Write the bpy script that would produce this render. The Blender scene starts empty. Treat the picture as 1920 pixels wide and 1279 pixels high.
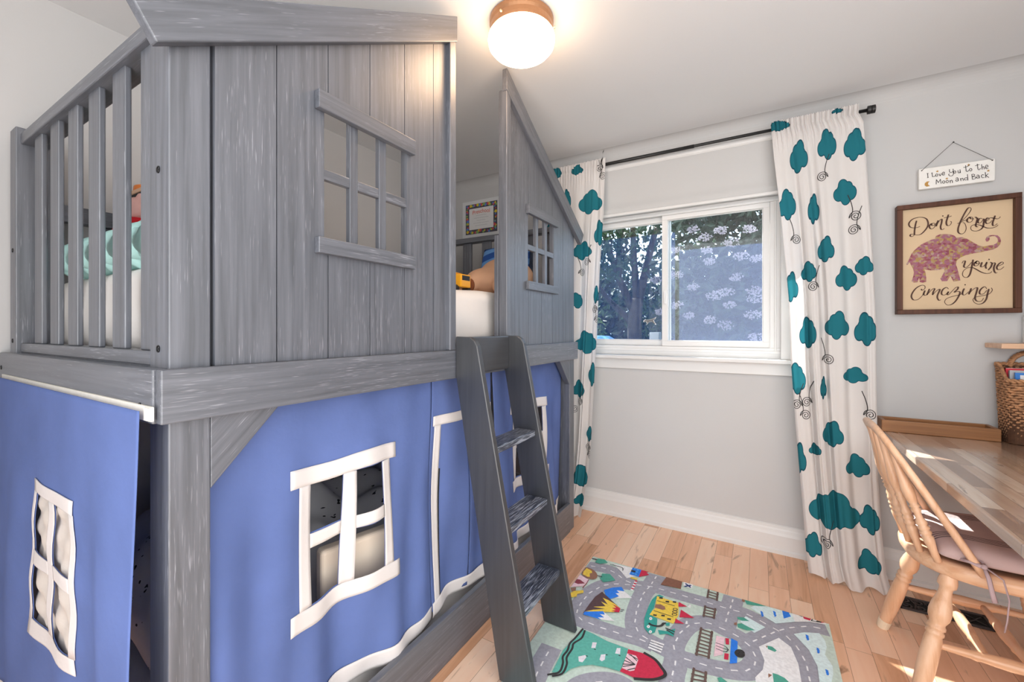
import bpy, bmesh, math, random
import numpy as np
from mathutils import Vector, Matrix
from mathutils.geometry import tessellate_polygon
random.seed(7)
S = bpy.context.scene
COL = S.collection
PI = math.pi

# ------------------------------------------------------------------ camera
YAW = math.atan2(464, 786)
cam_d = bpy.data.cameras.new('camera')
cam_d.sensor_width = 36.0
cam_d.lens = 786 / 1920 * 36.0
cam_d.shift_y = -21.5 / 1920
cam_d.clip_start = 0.05
cam = bpy.data.objects.new('camera', cam_d)
cam.location = (0, 0, 1.237)
cam.rotation_euler = (PI / 2, 0, YAW)
COL.objects.link(cam)
S.camera = cam

# ------------------------------------------------------------------ world, sun, exposure
S.view_settings.view_transform = 'Standard'
S.view_settings.look = 'None'
S.view_settings.gamma = 1.0
S.view_settings.exposure = 0.78
S.cycles.max_bounces = 10
S.cycles.diffuse_bounces = 6
S.cycles.transparent_max_bounces = 16
S.cycles.caustics_reflective = False
S.cycles.caustics_refractive = False
S.cycles.sample_clamp_indirect = 6.0
S.cycles.use_denoising = True

W = bpy.data.worlds.new('sky')
S.world = W
W.use_nodes = True
wn = W.node_tree.nodes
wl = W.node_tree.links
wn.clear()
w_out = wn.new('ShaderNodeOutputWorld')
w_bg = wn.new('ShaderNodeBackground')
w_tc = wn.new('ShaderNodeTexCoord')
w_sep = wn.new('ShaderNodeSeparateXYZ')
w_map = wn.new('ShaderNodeMapRange')
w_ramp = wn.new('ShaderNodeValToRGB')
w_map.inputs['From Min'].default_value = -1.0
w_map.inputs['From Max'].default_value = 1.0
wl.new(w_tc.outputs['Generated'], w_sep.inputs[0])
wl.new(w_sep.outputs['Z'], w_map.inputs['Value'])
wl.new(w_map.outputs[0], w_ramp.inputs[0])
e = w_ramp.color_ramp.elements            # sky over the garden: hazy horizon to blue zenith
e[0].position = 0.0
e[0].color = (0.30, 0.34, 0.36, 1)
e[1].position = 1.0
e[1].color = (0.58, 0.86, 1.36, 1)
m_ = e.new(0.47); m_.color = (0.50, 0.56, 0.60, 1)
m_ = e.new(0.52); m_.color = (1.05, 1.25, 1.45, 1)
w_fill = wn.new('ShaderNodeValToRGB')     # added fill light from the open rear side, stronger below to lift the ceiling
wl.new(w_map.outputs[0], w_fill.inputs[0])
h_ = w_fill.color_ramp.elements
h_[0].position = 0.30; h_[0].color = (1.0, 0.985, 0.965, 1)
h_[1].position = 0.60; h_[1].color = (0.86, 0.86, 0.86, 1)
w_side = wn.new('ShaderNodeMapRange')
w_side.interpolation_type = 'SMOOTHSTEP'
w_side.inputs['From Min'].default_value = 0.10
w_side.inputs['From Max'].default_value = 0.55
wl.new(w_sep.outputs['Y'], w_side.inputs['Value'])
w_mix = wn.new('ShaderNodeMixRGB')
wl.new(w_side.outputs[0], w_mix.inputs[0])
wl.new(w_fill.outputs[0], w_mix.inputs[1])
wl.new(w_ramp.outputs[0], w_mix.inputs[2])
wl.new(w_mix.outputs[0], w_bg.inputs['Color'])
w_bg.inputs['Strength'].default_value = 2.6
wl.new(w_bg.outputs[0], w_out.inputs[0])

SUN_DIR = Vector((0.74, -0.65, -1.09)).normalized()
sun_d = bpy.data.lights.new('sun', 'SUN')
sun_d.energy = 14.0
sun_d.color = (1.0, 0.93, 0.82)
sun_d.angle = math.radians(0.53)
sun = bpy.data.objects.new('sun', sun_d)
sun.rotation_euler = (-SUN_DIR).to_track_quat('Z', 'Y').to_euler()
sun.location = (-6, 8, 9)
COL.objects.link(sun)

# ------------------------------------------------------------------ materials
def new_mat(name):
    m = bpy.data.materials.new(name)
    m.use_nodes = True
    nt = m.node_tree
    for n in list(nt.nodes):
        if n.type != 'OUTPUT_MATERIAL' and n.type != 'BSDF_PRINCIPLED':
            nt.nodes.remove(n)
    return m, nt, nt.nodes['Principled BSDF'], nt.nodes['Material Output']

def plain(name, col, rough=0.6, var=0.06, scale=8.0, bump=0.0, bscale=200.0, metal=0.0, spec=None):
    """One colour with a faint procedural mottle and optional fine bump."""
    m, nt, b, o = new_mat(name)
    tc = nt.nodes.new('ShaderNodeTexCoord')
    nz = nt.nodes.new('ShaderNodeTexNoise')
    nz.inputs['Scale'].default_value = scale
    nz.inputs['Detail'].default_value = 4
    nt.links.new(tc.outputs['Object'], nz.inputs['Vector'])
    r = nt.nodes.new('ShaderNodeValToRGB')
    c = Vector(col)
    r.color_ramp.elements[0].position = 0.3
    r.color_ramp.elements[1].position = 0.7
    r.color_ramp.elements[0].color = (*(c * (1 - var)), 1)
    r.color_ramp.elements[1].color = (*[min(1, x) for x in c * (1 + var)], 1)
    nt.links.new(nz.outputs['Fac'], r.inputs[0])
    nt.links.new(r.outputs[0], b.inputs['Base Color'])
    b.inputs['Roughness'].default_value = rough
    b.inputs['Metallic'].default_value = metal
    if spec is not None:
        b.inputs['Specular IOR Level'].default_value = spec
    if bump:
        n2 = nt.nodes.new('ShaderNodeTexNoise')
        n2.inputs['Scale'].default_value = bscale
        n2.inputs['Detail'].default_value = 2
        nt.links.new(tc.outputs['Object'], n2.inputs['Vector'])
        bp = nt.nodes.new('ShaderNodeBump')
        bp.inputs['Strength'].default_value = bump
        bp.inputs['Distance'].default_value = 0.002
        nt.links.new(n2.outputs['Fac'], bp.inputs['Height'])
        nt.links.new(bp.outputs[0], b.inputs['Normal'])
    return m

def wood(name, axis, dark, mid, light, fleck=None, fleck_at=0.70, scale=1.0, rough=0.45, bump=0.15, spec=0.5, coat=0.0):
    """Grain running along one axis: stretched noise -> ramp, with pale flecks in the open pores."""
    m, nt, b, o = new_mat(name)
    N, L = nt.nodes, nt.links
    tc = N.new('ShaderNodeTexCoord')
    oi = N.new('ShaderNodeObjectInfo')
    ad = N.new('ShaderNodeVectorMath'); ad.operation = 'MULTIPLY_ADD'
    L.new(oi.outputs['Random'], ad.inputs[0])
    ad.inputs[1].default_value = (3.1, 5.7, 7.3)
    L.new(tc.outputs['Object'], ad.inputs[2])
    mp = N.new('ShaderNodeMapping')
    s = [70 * scale] * 3
    s['xyz'.index(axis)] = 2.2 * scale
    mp.inputs['Scale'].default_value = s
    L.new(ad.outputs[0], mp.inputs['Vector'])
    nz = N.new('ShaderNodeTexNoise')
    nz.inputs['Scale'].default_value = 1.0
    nz.inputs['Detail'].default_value = 5
    nz.inputs['Roughness'].default_value = 0.6
    nz.inputs['Distortion'].default_value = 0.4
    L.new(mp.outputs[0], nz.inputs['Vector'])
    r = N.new('ShaderNodeValToRGB')
    r.color_ramp.elements[0].position = 0.28
    r.color_ramp.elements[0].color = (*dark, 1)
    r.color_ramp.elements[1].position = 0.75
    r.color_ramp.elements[1].color = (*light, 1)
    q = r.color_ramp.elements.new(0.5); q.color = (*mid, 1)
    L.new(nz.outputs['Fac'], r.inputs[0])
    col = r.outputs[0]
    if fleck:
        m2 = N.new('ShaderNodeMapping')
        s2 = [420 * scale] * 3
        s2['xyz'.index(axis)] = 16 * scale
        m2.inputs['Scale'].default_value = s2
        L.new(ad.outputs[0], m2.inputs['Vector'])
        n2 = N.new('ShaderNodeTexNoise')
        n2.inputs['Scale'].default_value = 1.0
        n2.inputs['Detail'].default_value = 2
        L.new(m2.outputs[0], n2.inputs['Vector'])
        m3 = N.new('ShaderNodeTexNoise')
        m3.inputs['Scale'].default_value = 3.5
        L.new(ad.outputs[0], m3.inputs['Vector'])
        sm = N.new('ShaderNodeMath'); sm.operation = 'MULTIPLY_ADD'
        L.new(m3.outputs['Fac'], sm.inputs[0]); sm.inputs[1].default_value = 0.35
        L.new(n2.outputs['Fac'], sm.inputs[2])
        r2 = N.new('ShaderNodeValToRGB')
        r2.color_ramp.elements[0].position = fleck_at + 0.06
        r2.color_ramp.elements[1].position = fleck_at + 0.26
        r2.color_ramp.elements[0].color = (0, 0, 0, 1)
        r2.color_ramp.elements[1].color = (1, 1, 1, 1)
        L.new(sm.outputs[0], r2.inputs[0])
        mx = N.new('ShaderNodeMixRGB')
        L.new(r2.outputs[0], mx.inputs[0])
        L.new(col, mx.inputs[1])
        mx.inputs[2].default_value = (*fleck, 1)
        col = mx.outputs[0]
    L.new(col, b.inputs['Base Color'])
    b.inputs['Roughness'].default_value = rough
    b.inputs['Specular IOR Level'].default_value = spec
    b.inputs['Coat Weight'].default_value = coat
    b.inputs['Coat Roughness'].default_value = 0.38
    bp = N.new('ShaderNodeBump')
    bp.inputs['Strength'].default_value = bump
    bp.inputs['Distance'].default_value = 0.002
    L.new(nz.outputs['Fac'], bp.inputs['Height'])
    L.new(bp.outputs[0], b.inputs['Normal'])
    return m

def cloth_mat(name, col, transl=0.15, var=0.05, rough=0.85):
    m, nt, b, o = new_mat(name)
    N, L = nt.nodes, nt.links
    tc = N.new('ShaderNodeTexCoord')
    nz = N.new('ShaderNodeTexNoise'); nz.inputs['Scale'].default_value = 5; nz.inputs['Detail'].default_value = 5
    L.new(tc.outputs['Object'], nz.inputs['Vector'])
    r = N.new('ShaderNodeValToRGB')
    r.color_ramp.elements[0].position = 0.3; r.color_ramp.elements[1].position = 0.7
    c = Vector(col)
    r.color_ramp.elements[0].color = (*(c * (1 - var)), 1)
    r.color_ramp.elements[1].color = (*[min(1, x) for x in c * (1 + var)], 1)
    L.new(nz.outputs['Fac'], r.inputs[0])
    L.new(r.outputs[0], b.inputs['Base Color'])
    b.inputs['Roughness'].default_value = rough
    b.inputs['Specular IOR Level'].default_value = 0.2
    wv = N.new('ShaderNodeTexNoise'); wv.inputs['Scale'].default_value = 14; wv.inputs['Detail'].default_value = 6
    L.new(tc.outputs['Object'], wv.inputs['Vector'])
    bp = N.new('ShaderNodeBump'); bp.inputs['Strength'].default_value = 0.35; bp.inputs['Distance'].default_value = 0.01
    L.new(wv.outputs['Fac'], bp.inputs['Height'])
    L.new(bp.outputs[0], b.inputs['Normal'])
    if transl:
        t = N.new('ShaderNodeBsdfTranslucent')
        L.new(r.outputs[0], t.inputs['Color'])
        mx = N.new('ShaderNodeMixShader'); mx.inputs[0].default_value = transl
        L.new(b.outputs[0], mx.inputs[1]); L.new(t.outputs[0], mx.inputs[2])
        L.new(mx.outputs[0], o.inputs['Surface'])
    return m

M = {}
CH_D, CH_M, CH_L, CH_F = (0.050, 0.056, 0.069), (0.088, 0.096, 0.117), (0.135, 0.145, 0.172), (0.30, 0.31, 0.35)
for a in 'xyz':
    M['bed_' + a] = wood('charcoal_wood_' + a, a, CH_D, CH_M, CH_L, CH_F, 0.76, rough=0.48, bump=0.10, spec=0.9, coat=0.5)
    M['ladder_' + a] = wood('ladder_shaded_wood_' + a, a, (0.012, 0.013, 0.017), (0.021, 0.023, 0.029), (0.031, 0.034, 0.041), None, rough=0.45, spec=0.9, coat=0.6)  # the bed's charcoal wood with the shade on the ladder sides put into the colour
    M['pine_' + a] = wood('honey_pine_' + a, a, (0.59, 0.32, 0.18), (0.72, 0.45, 0.285), (0.78, 0.53, 0.37), None, scale=0.6, rough=0.3, bump=0.03)
    M['tray_' + a] = wood('tray_wood_' + a, a, (0.17, 0.07, 0.025), (0.28, 0.12, 0.04), (0.36, 0.17, 0.07), None, scale=0.7, rough=0.4)
    M['walnut_' + a] = wood('walnut_frame_' + a, a, (0.055, 0.018, 0.009), (0.085, 0.030, 0.015), (0.12, 0.045, 0.022), None, scale=0.8, rough=0.5, spec=0.3)
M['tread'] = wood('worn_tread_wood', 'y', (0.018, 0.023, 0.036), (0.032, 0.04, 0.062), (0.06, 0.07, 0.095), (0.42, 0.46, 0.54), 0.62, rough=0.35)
M['wall'] = plain('wall_paint', (0.535, 0.535, 0.537), 0.75, 0.012, 3, 0.12, 60)
M['ceiling'] = plain('ceiling_paint', (0.735, 0.745, 0.755), 0.8, 0.012, 2, 0.1, 40)
M['trim'] = plain('white_trim_paint', (0.70, 0.70, 0.695), 0.4, 0.01, 4)
M['vinyl'] = plain('window_vinyl', (0.74, 0.74, 0.735), 0.4, 0.01, 4)
M['blind'] = cloth_mat('blind_fabric', (0.60, 0.60, 0.60), 0.1, 0.01)
M['black'] = plain('black_metal', (0.018, 0.018, 0.018), 0.4, 0.1, 30, metal=0.3)
M['bolt'] = plain('bolt_recess', (0.012, 0.012, 0.013), 0.35, 0.1, 30, metal=0.6)
M['blue'] = cloth_mat('blue_cotton', (0.158, 0.230, 0.52), 0.34, 0.08)
M['trimcloth'] = cloth_mat('white_cotton_trim', (0.74, 0.70, 0.69), 0.12, 0.03)
M['lining'] = cloth_mat('cream_lining', (0.66, 0.60, 0.55), 0.1, 0.05)
M['velcro'] = plain('cream_velcro', (0.78, 0.74, 0.66), 0.9, 0.04, 40)
M['sheet'] = cloth_mat('white_bedsheet', (0.77, 0.735, 0.71), 0.0, 0.03)
M['mint'] = cloth_mat('mint_jersey', (0.50, 0.80, 0.77), 0.0, 0.04)
M['red'] = cloth_mat('red_cloth', (0.55, 0.02, 0.03), 0.0, 0.1)
M['pink'] = cloth_mat('pink_plush', (0.72, 0.42, 0.38), 0.0, 0.06)
M['tan'] = cloth_mat('tan_plush', (0.66, 0.40, 0.26), 0.0, 0.08)
M['brown'] = cloth_mat('brown_plush', (0.24, 0.085, 0.04), 0.0, 0.1)
M['toy_yellow'] = plain('yellow_plastic', (0.85, 0.40, 0.02), 0.35, 0.03, 10)
M['orange'] = plain('orange_plastic', (0.72, 0.22, 0.05), 0.4, 0.03, 10)
M['toy_black'] = plain('black_plastic', (0.02, 0.02, 0.022), 0.5, 0.1, 20)
M['cream'] = plain('cream_vinyl', (0.78, 0.66, 0.53), 0.5, 0.02, 6)
M['bronze'] = plain('bronze_metal', (0.36, 0.19, 0.10), 0.38, 0.05, 20, metal=0.7)
M['brass'] = plain('brass_screw', (0.8, 0.62, 0.4), 0.3, 0.05, 20, metal=0.9)
M['iron'] = plain('black_iron', (0.06, 0.045, 0.045), 0.5, 0.15, 60, metal=0.4)
M['dark_void'] = plain('dark_recess', (0.01, 0.01, 0.01), 0.9, 0.1, 10)
M['white_paint'] = plain('whitewashed_wood', (0.80, 0.79, 0.76), 0.55, 0.03, 30)
M['ink'] = plain('black_ink', (0.025, 0.022, 0.022), 0.7, 0.1, 30)
M['brown_ink'] = plain('brown_ink', (0.075, 0.03, 0.018), 0.7, 0.1, 30)
M['gold'] = plain('gold_paint', (0.42, 0.22, 0.04), 0.45, 0.1, 60)
M['kraft'] = plain('kraft_board', (0.64, 0.48, 0.31), 0.8, 0.03, 6, 0.05, 120)
M['string'] = plain('dark_wire', (0.05, 0.045, 0.04), 0.5, 0.1, 30)
M['paper'] = plain('white_paper', (0.80, 0.80, 0.80), 0.6, 0.01, 8)
M['clear'] = plain('frosted_plastic', (0.72, 0.73, 0.74), 0.25, 0.02, 8)
M['wicker'] = plain('wicker_rush', (0.42, 0.215, 0.105), 0.7, 0.5, 55, 0.3, 300)
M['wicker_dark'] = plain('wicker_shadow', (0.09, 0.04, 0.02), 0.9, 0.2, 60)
M['book_blue'] = plain('blue_cover', (0.03, 0.20, 0.62), 0.35, 0.03, 10)
M['book_red'] = plain('red_cover', (0.62, 0.03, 0.05), 0.35, 0.03, 10)
M['book_grey'] = plain('grey_cover', (0.45, 0.46, 0.48), 0.4, 0.03, 10)
M['green_ink'] = plain('green_ink', (0.12, 0.45, 0.06), 0.5, 0.03, 10)
M['bark'] = plain('tree_bark', (0.05, 0.042, 0.04), 0.9, 0.3, 14, 0.4, 30)
M['tarp'] = plain('blue_tarp', (0.10, 0.30, 0.62), 0.5, 0.1, 3)
M['ivory'] = plain('ivory_ferrule', (0.78, 0.66, 0.50), 0.35, 0.02, 10)
M['grey_decal'] = plain('grey_decal', (0.16, 0.16, 0.16), 0.6, 0.2, 40)

def stripes_mat(name, base, dark, axis, lines, width):
    """Cushion fabric: thin woven stripes at given offsets along one object axis."""
    m, nt, b, o = new_mat(name)
    N, L = nt.nodes, nt.links
    tc = N.new('ShaderNodeTexCoord'); sp = N.new('ShaderNodeSeparateXYZ')
    L.new(tc.outputs['Object'], sp.inputs[0])
    acc = None
    for x in lines:
        cmp_ = N.new('ShaderNodeMath'); cmp_.operation = 'COMPARE'
        L.new(sp.outputs['XYZ'.index(axis)], cmp_.inputs[0])
        cmp_.inputs[1].default_value = x
        cmp_.inputs[2].default_value = width
        if acc is None:
            acc = cmp_.outputs[0]
        else:
            ad = N.new('ShaderNodeMath'); ad.operation = 'MAXIMUM'
            L.new(acc, ad.inputs[0]); L.new(cmp_.outputs[0], ad.inputs[1]); acc = ad.outputs[0]
    nz = N.new('ShaderNodeTexNoise'); nz.inputs['Scale'].default_value = 9; nz.inputs['Detail'].default_value = 5
    L.new(tc.outputs['Object'], nz.inputs['Vector'])
    r = N.new('ShaderNodeValToRGB')
    r.color_ramp.elements[0].color = (*(Vector(base) * 0.9), 1); r.color_ramp.elements[1].color = (*(Vector(base) * 1.08), 1)
    L.new(nz.outputs['Fac'], r.inputs[0])
    mx = N.new('ShaderNodeMixRGB'); L.new(acc, mx.inputs[0]); L.new(r.outputs[0], mx.inputs[1]); mx.inputs[2].default_value = (*dark, 1)
    L.new(mx.outputs[0], b.inputs['Base Color'])
    b.inputs['Roughness'].default_value = 0.9
    bp = N.new('ShaderNodeBump'); bp.inputs['Strength'].default_value = 0.4; bp.inputs['Distance'].default_value = 0.01
    L.new(nz.outputs['Fac'], bp.inputs['Height']); L.new(bp.outputs[0], b.inputs['Normal'])
    return m

def plank_mat(name, width, length, pal, grain, rough, gap=0.0012, knots=True, bump=0.1, coat=0.0):
    """Boards running along Y: brick layout for the boards, ramp for their tones, stretched noise for grain, dark knots."""
    m, nt, b, o = new_mat(name)
    N, L = nt.nodes, nt.links
    tc = N.new('ShaderNodeTexCoord'); sp = N.new('ShaderNodeSeparateXYZ'); cb = N.new('ShaderNodeCombineXYZ')
    L.new(tc.outputs['Object'], sp.inputs[0])
    L.new(sp.outputs['Y'], cb.inputs['X']); L.new(sp.outputs['X'], cb.inputs['Y'])
    br = N.new('ShaderNodeTexBrick')
    br.offset = 0.37; br.offset_frequency = 2; br.squash = 0.8; br.squash_frequency = 3
    br.inputs['Scale'].default_value = 1.0
    br.inputs['Brick Width'].default_value = length
    br.inputs['Row Height'].default_value = width
    br.inputs['Mortar Size'].default_value = gap
    br.inputs['Mortar Smooth'].default_value = 0.2
    br.inputs['Color1'].default_value = (0, 0, 0, 1); br.inputs['Color2'].default_value = (1, 1, 1, 1)
    br.inputs['Mortar'].default_value = (0.5, 0.5, 0.5, 1)
    L.new(cb.outputs[0], br.inputs['Vector'])
    # per-board offset so that grain does not run on across boards
    ofs = N.new('ShaderNodeVectorMath'); ofs.operation = 'MULTIPLY_ADD'
    L.new(br.outputs['Color'], ofs.inputs[0]); ofs.inputs[1].default_value = (7.0, 13.0, 5.0)
    L.new(tc.outputs['Object'], ofs.inputs[2])
    mp = N.new('ShaderNodeMapping'); mp.inputs['Scale'].default_value = (26, 2.0, 26)
    L.new(ofs.outputs[0], mp.inputs['Vector'])
    nz = N.new('ShaderNodeTexNoise'); nz.inputs['Scale'].default_value = 1; nz.inputs['Detail'].default_value = 6; nz.inputs['Distortion'].default_value = 1.2
    L.new(mp.outputs[0], nz.inputs['Vector'])
    r = N.new('ShaderNodeValToRGB')
    el = r.color_ramp.elements
    el[0].position = 0.0; el[0].color = (*pal[0], 1)
    el[1].position = 1.0; el[1].color = (*pal[-1], 1)
    for i in range(1, len(pal) - 1):
        q = el.new(i / (len(pal) - 1)); q.color = (*pal[i], 1)
    gm = N.new('ShaderNodeMath'); gm.operation = 'MULTIPLY_ADD'
    sub = N.new('ShaderNodeMath'); sub.operation = 'SUBTRACT'; sub.inputs[1].default_value = 0.5
    L.new(nz.outputs['Fac'], sub.inputs[0])
    L.new(sub.outputs[0], gm.inputs[0]); gm.inputs[1].default_value = grain
    sr = N.new('ShaderNodeSeparateColor'); L.new(br.outputs['Color'], sr.inputs[0])
    L.new(sr.outputs[0], gm.inputs[2])
    L.new(gm.outputs[0], r.inputs[0])
    col = r.outputs[0]
    if knots:
        mk = N.new('ShaderNodeMapping'); mk.inputs['Scale'].default_value = (15, 2.6, 15)
        L.new(ofs.outputs[0], mk.inputs['Vector'])
        nk = N.new('ShaderNodeTexNoise'); nk.inputs['Scale'].default_value = 1; nk.inputs['Detail'].default_value = 3; nk.inputs['Distortion'].default_value = 2.0
        L.new(mk.outputs[0], nk.inputs['Vector'])
        rk = N.new('ShaderNodeValToRGB')
        rk.color_ramp.elements[0].position = 0.625; rk.color_ramp.elements[0].color = (0, 0, 0, 1)
        rk.color_ramp.elements[1].position = 0.74; rk.color_ramp.elements[1].color = (0.85, 0.85, 0.85, 1)
        L.new(nk.outputs['Fac'], rk.inputs[0])
        mx = N.new('ShaderNodeMixRGB'); L.new(rk.outputs[0], mx.inputs[0]); L.new(col, mx.inputs[1])
        mx.inputs[2].default_value = (*(Vector(pal[0]) * 0.45), 1)
        col = mx.outputs[0]
    mg = N.new('ShaderNodeMixRGB'); L.new(br.outputs['Fac'], mg.inputs[0]); L.new(col, mg.inputs[1])
    mg.inputs[2].default_value = (*(Vector(pal[0]) * 0.5), 1)
    L.new(mg.outputs[0], b.inputs['Base Color'])
    b.inputs['Roughness'].default_value = rough
    b.inputs['Coat Weight'].default_value = coat
    b.inputs['Coat Roughness'].default_value = 0.15
    bp = N.new('ShaderNodeBump'); bp.inputs['Strength'].default_value = bump; bp.inputs['Distance'].default_value = 0.001; bp.invert = True
    L.new(br.outputs['Fac'], bp.inputs['Height']); L.new(bp.outputs[0], b.inputs['Normal'])
    return m

M['floor'] = plank_mat('maple_floor', 0.083, 0.62, [(0.60, 0.31, 0.17), (0.79, 0.46, 0.285), (0.85, 0.52, 0.345), (0.88, 0.58, 0.40), (0.90, 0.65, 0.48)], 0.7, 0.32, 0.0008)
M['desk'] = plank_mat('acacia_desk', 0.047, 0.55, [(0.24, 0.145, 0.10), (0.37, 0.24, 0.17), (0.44, 0.30, 0.215), (0.50, 0.36, 0.27), (0.64, 0.52, 0.42)], 0.7, 0.20, 0.0006, True, 0.05, 0.9)

def glass_mat():
    m, nt, b, o = new_mat('window_glass')
    N, L = nt.nodes, nt.links
    N.remove(b)
    t = N.new('ShaderNodeBsdfTransparent'); t.inputs['Color'].default_value = (0.90, 0.94, 0.97, 1)
    g = N.new('ShaderNodeBsdfGlossy'); g.inputs['Roughness'].default_value = 0.02
    lw = N.new('ShaderNodeLayerWeight'); lw.inputs['Blend'].default_value = 0.5
    pw_ = N.new('ShaderNodeMath'); pw_.operation = 'POWER'; pw_.inputs[1].default_value = 5.0
    f = N.new('ShaderNodeMath'); f.operation = 'MULTIPLY_ADD'; f.inputs[1].default_value = 0.9; f.inputs[2].default_value = 0.035
    L.new(lw.outputs['Facing'], pw_.inputs[0]); L.new(pw_.outputs[0], f.inputs[0])
    mx = N.new('ShaderNodeMixShader')
    L.new(f.outputs[0], mx.inputs[0]); L.new(t.outputs[0], mx.inputs[1]); L.new(g.outputs[0], mx.inputs[2])
    L.new(mx.outputs[0], o.inputs['Surface'])
    return m
M['glass'] = glass_mat()

def haze_mat():  # bluish veil: haze and reflection in the glass painted as a thin sheet
    m, nt, b, o = new_mat('pane_haze')
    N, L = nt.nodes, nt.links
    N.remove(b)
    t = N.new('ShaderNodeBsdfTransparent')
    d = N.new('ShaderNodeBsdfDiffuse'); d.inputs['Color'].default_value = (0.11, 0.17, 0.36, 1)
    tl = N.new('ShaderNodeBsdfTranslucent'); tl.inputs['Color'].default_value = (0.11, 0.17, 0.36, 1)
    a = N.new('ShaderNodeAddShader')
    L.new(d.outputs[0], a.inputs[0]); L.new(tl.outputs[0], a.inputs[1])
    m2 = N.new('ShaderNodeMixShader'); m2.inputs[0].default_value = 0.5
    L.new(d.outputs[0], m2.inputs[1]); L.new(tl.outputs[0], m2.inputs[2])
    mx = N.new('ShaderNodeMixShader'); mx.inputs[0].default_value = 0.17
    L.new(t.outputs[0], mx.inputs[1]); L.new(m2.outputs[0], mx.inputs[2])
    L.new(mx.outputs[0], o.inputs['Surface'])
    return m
M['haze'] = haze_mat()

def lamp_mat():
    m, nt, b, o = new_mat('lit_opal_glass')
    b.inputs['Base Color'].default_value = (0.85, 0.85, 0.85, 1)
    b.inputs['Roughness'].default_value = 0.15
    b.inputs['Emission Color'].default_value = (1.0, 0.66, 0.40, 1)
    b.inputs['Emission Strength'].default_value = 12.0
    return m
M['lamp'] = lamp_mat()

def leaf_mat(name, c1, c2):
    m, nt, b, o = new_mat(name)
    N, L = nt.nodes, nt.links
    tc = N.new('ShaderNodeTexCoord'); nz = N.new('ShaderNodeTexNoise'); nz.inputs['Scale'].default_value = 3.0; nz.inputs['Detail'].default_value = 3
    L.new(tc.outputs['Object'], nz.inputs['Vector'])
    r = N.new('ShaderNodeValToRGB'); r.color_ramp.elements[0].position = 0.35; r.color_ramp.elements[1].position = 0.65
    r.color_ramp.elements[0].color = (*c1, 1); r.color_ramp.elements[1].color = (*c2, 1)
    L.new(nz.outputs['Fac'], r.inputs[0]); L.new(r.outputs[0], b.inputs['Base Color'])
    b.inputs['Roughness'].default_value = 0.5
    t = N.new('ShaderNodeBsdfTranslucent'); L.new(r.outputs[0], t.inputs['Color'])
    mx = N.new('ShaderNodeMixShader'); mx.inputs[0].default_value = 0.25
    L.new(b.outputs[0], mx.inputs[1]); L.new(t.outputs[0], mx.inputs[2]); L.new(mx.outputs[0], o.inputs['Surface'])
    return m
M['leaf_a'] = leaf_mat('dark_leaves', (0.012, 0.030, 0.024), (0.030, 0.065, 0.040))
M['leaf_b'] = leaf_mat('tree_leaves', (0.020, 0.045, 0.028), (0.055, 0.105, 0.045))
M['leaf_c'] = leaf_mat('bright_leaves', (0.05, 0.10, 0.03), (0.12, 0.18, 0.05))
M['flower'] = leaf_mat('pale_flowers', (0.26, 0.24, 0.29), (0.42, 0.39, 0.44))
M['grass'] = plain('lawn_grass', (0.06, 0.10, 0.035), 0.9, 0.3, 5)

def curtain_mat():
    """White curtain cloth; the per-vertex value 'cloud' (0 at a cloud's outline) picks teal inside, a dark rim line, white outside."""
    m, nt, b, o = new_mat('cloud_print_curtain')
    N, L = nt.nodes, nt.links
    at = N.new('ShaderNodeAttribute'); at.attribute_name = 'cloud'
    r = N.new('ShaderNodeValToRGB'); r.color_ramp.interpolation = 'CONSTANT'
    el = r.color_ramp.elements
    el[0].position = 0.0; el[0].color = (0.80, 0.775, 0.76, 1)
    el[1].position = 0.5; el[1].color = (0.015, 0.09, 0.13, 1)
    q = el.new(0.525); q.color = (0.022, 0.190, 0.240, 1)
    L.new(at.outputs['Fac'], r.inputs[0]); L.new(r.outputs[0], b.inputs['Base Color'])
    b.inputs['Roughness'].default_value = 0.9; b.inputs['Specular IOR Level'].default_value = 0.15
    t = N.new('ShaderNodeBsdfTranslucent'); L.new(r.outputs[0], t.inputs['Color'])
    mx = N.new('ShaderNodeMixShader'); mx.inputs[0].default_value = 0.28
    L.new(b.outputs[0], mx.inputs[1]); L.new(t.outputs[0], mx.inputs[2]); L.new(mx.outputs[0], o.inputs['Surface'])
    return m
M['curtain'] = curtain_mat()

def rug_mat(name, col):
    return plain(name, col, 0.95, 0.10, 90, 0.25, 350)
RUGC = {'base': (0.44, 0.53, 0.47), 'road': (0.27, 0.27, 0.31), 'white': (0.72, 0.72, 0.74), 'lake': (0.52, 0.64, 0.75), 'snow': (0.68, 0.66, 0.73),
        'tree': (0.06, 0.28, 0.21), 'brown': (0.24, 0.12, 0.08), 'blue': (0.02, 0.16, 0.60), 'black': (0.03, 0.03, 0.03), 'red': (0.45, 0.02, 0.055),
        'pink': (0.66, 0.46, 0.50), 'dark': (0.035, 0.033, 0.035), 'rail': (0.11, 0.07, 0.06), 'teal': (0.03, 0.27, 0.23), 'yellow': (0.76, 0.46, 0.06),
        'field': (0.19, 0.085, 0.055), 'navy': (0.02, 0.04, 0.16), 'sky': (0.08, 0.38, 0.70), 'maroon': (0.22, 0.04, 0.06), 'volc': (0.075, 0.042, 0.045),
        'tealf': (0.09, 0.34, 0.28), 'sheep': (0.60, 0.58, 0.62)}
for k, c in RUGC.items():
    M['rug_' + k] = rug_mat('rug_' + k, [min(0.84, v * (1.0 if k in ('black', 'dark', 'navy') else 1.30)) for v in c])

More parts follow.
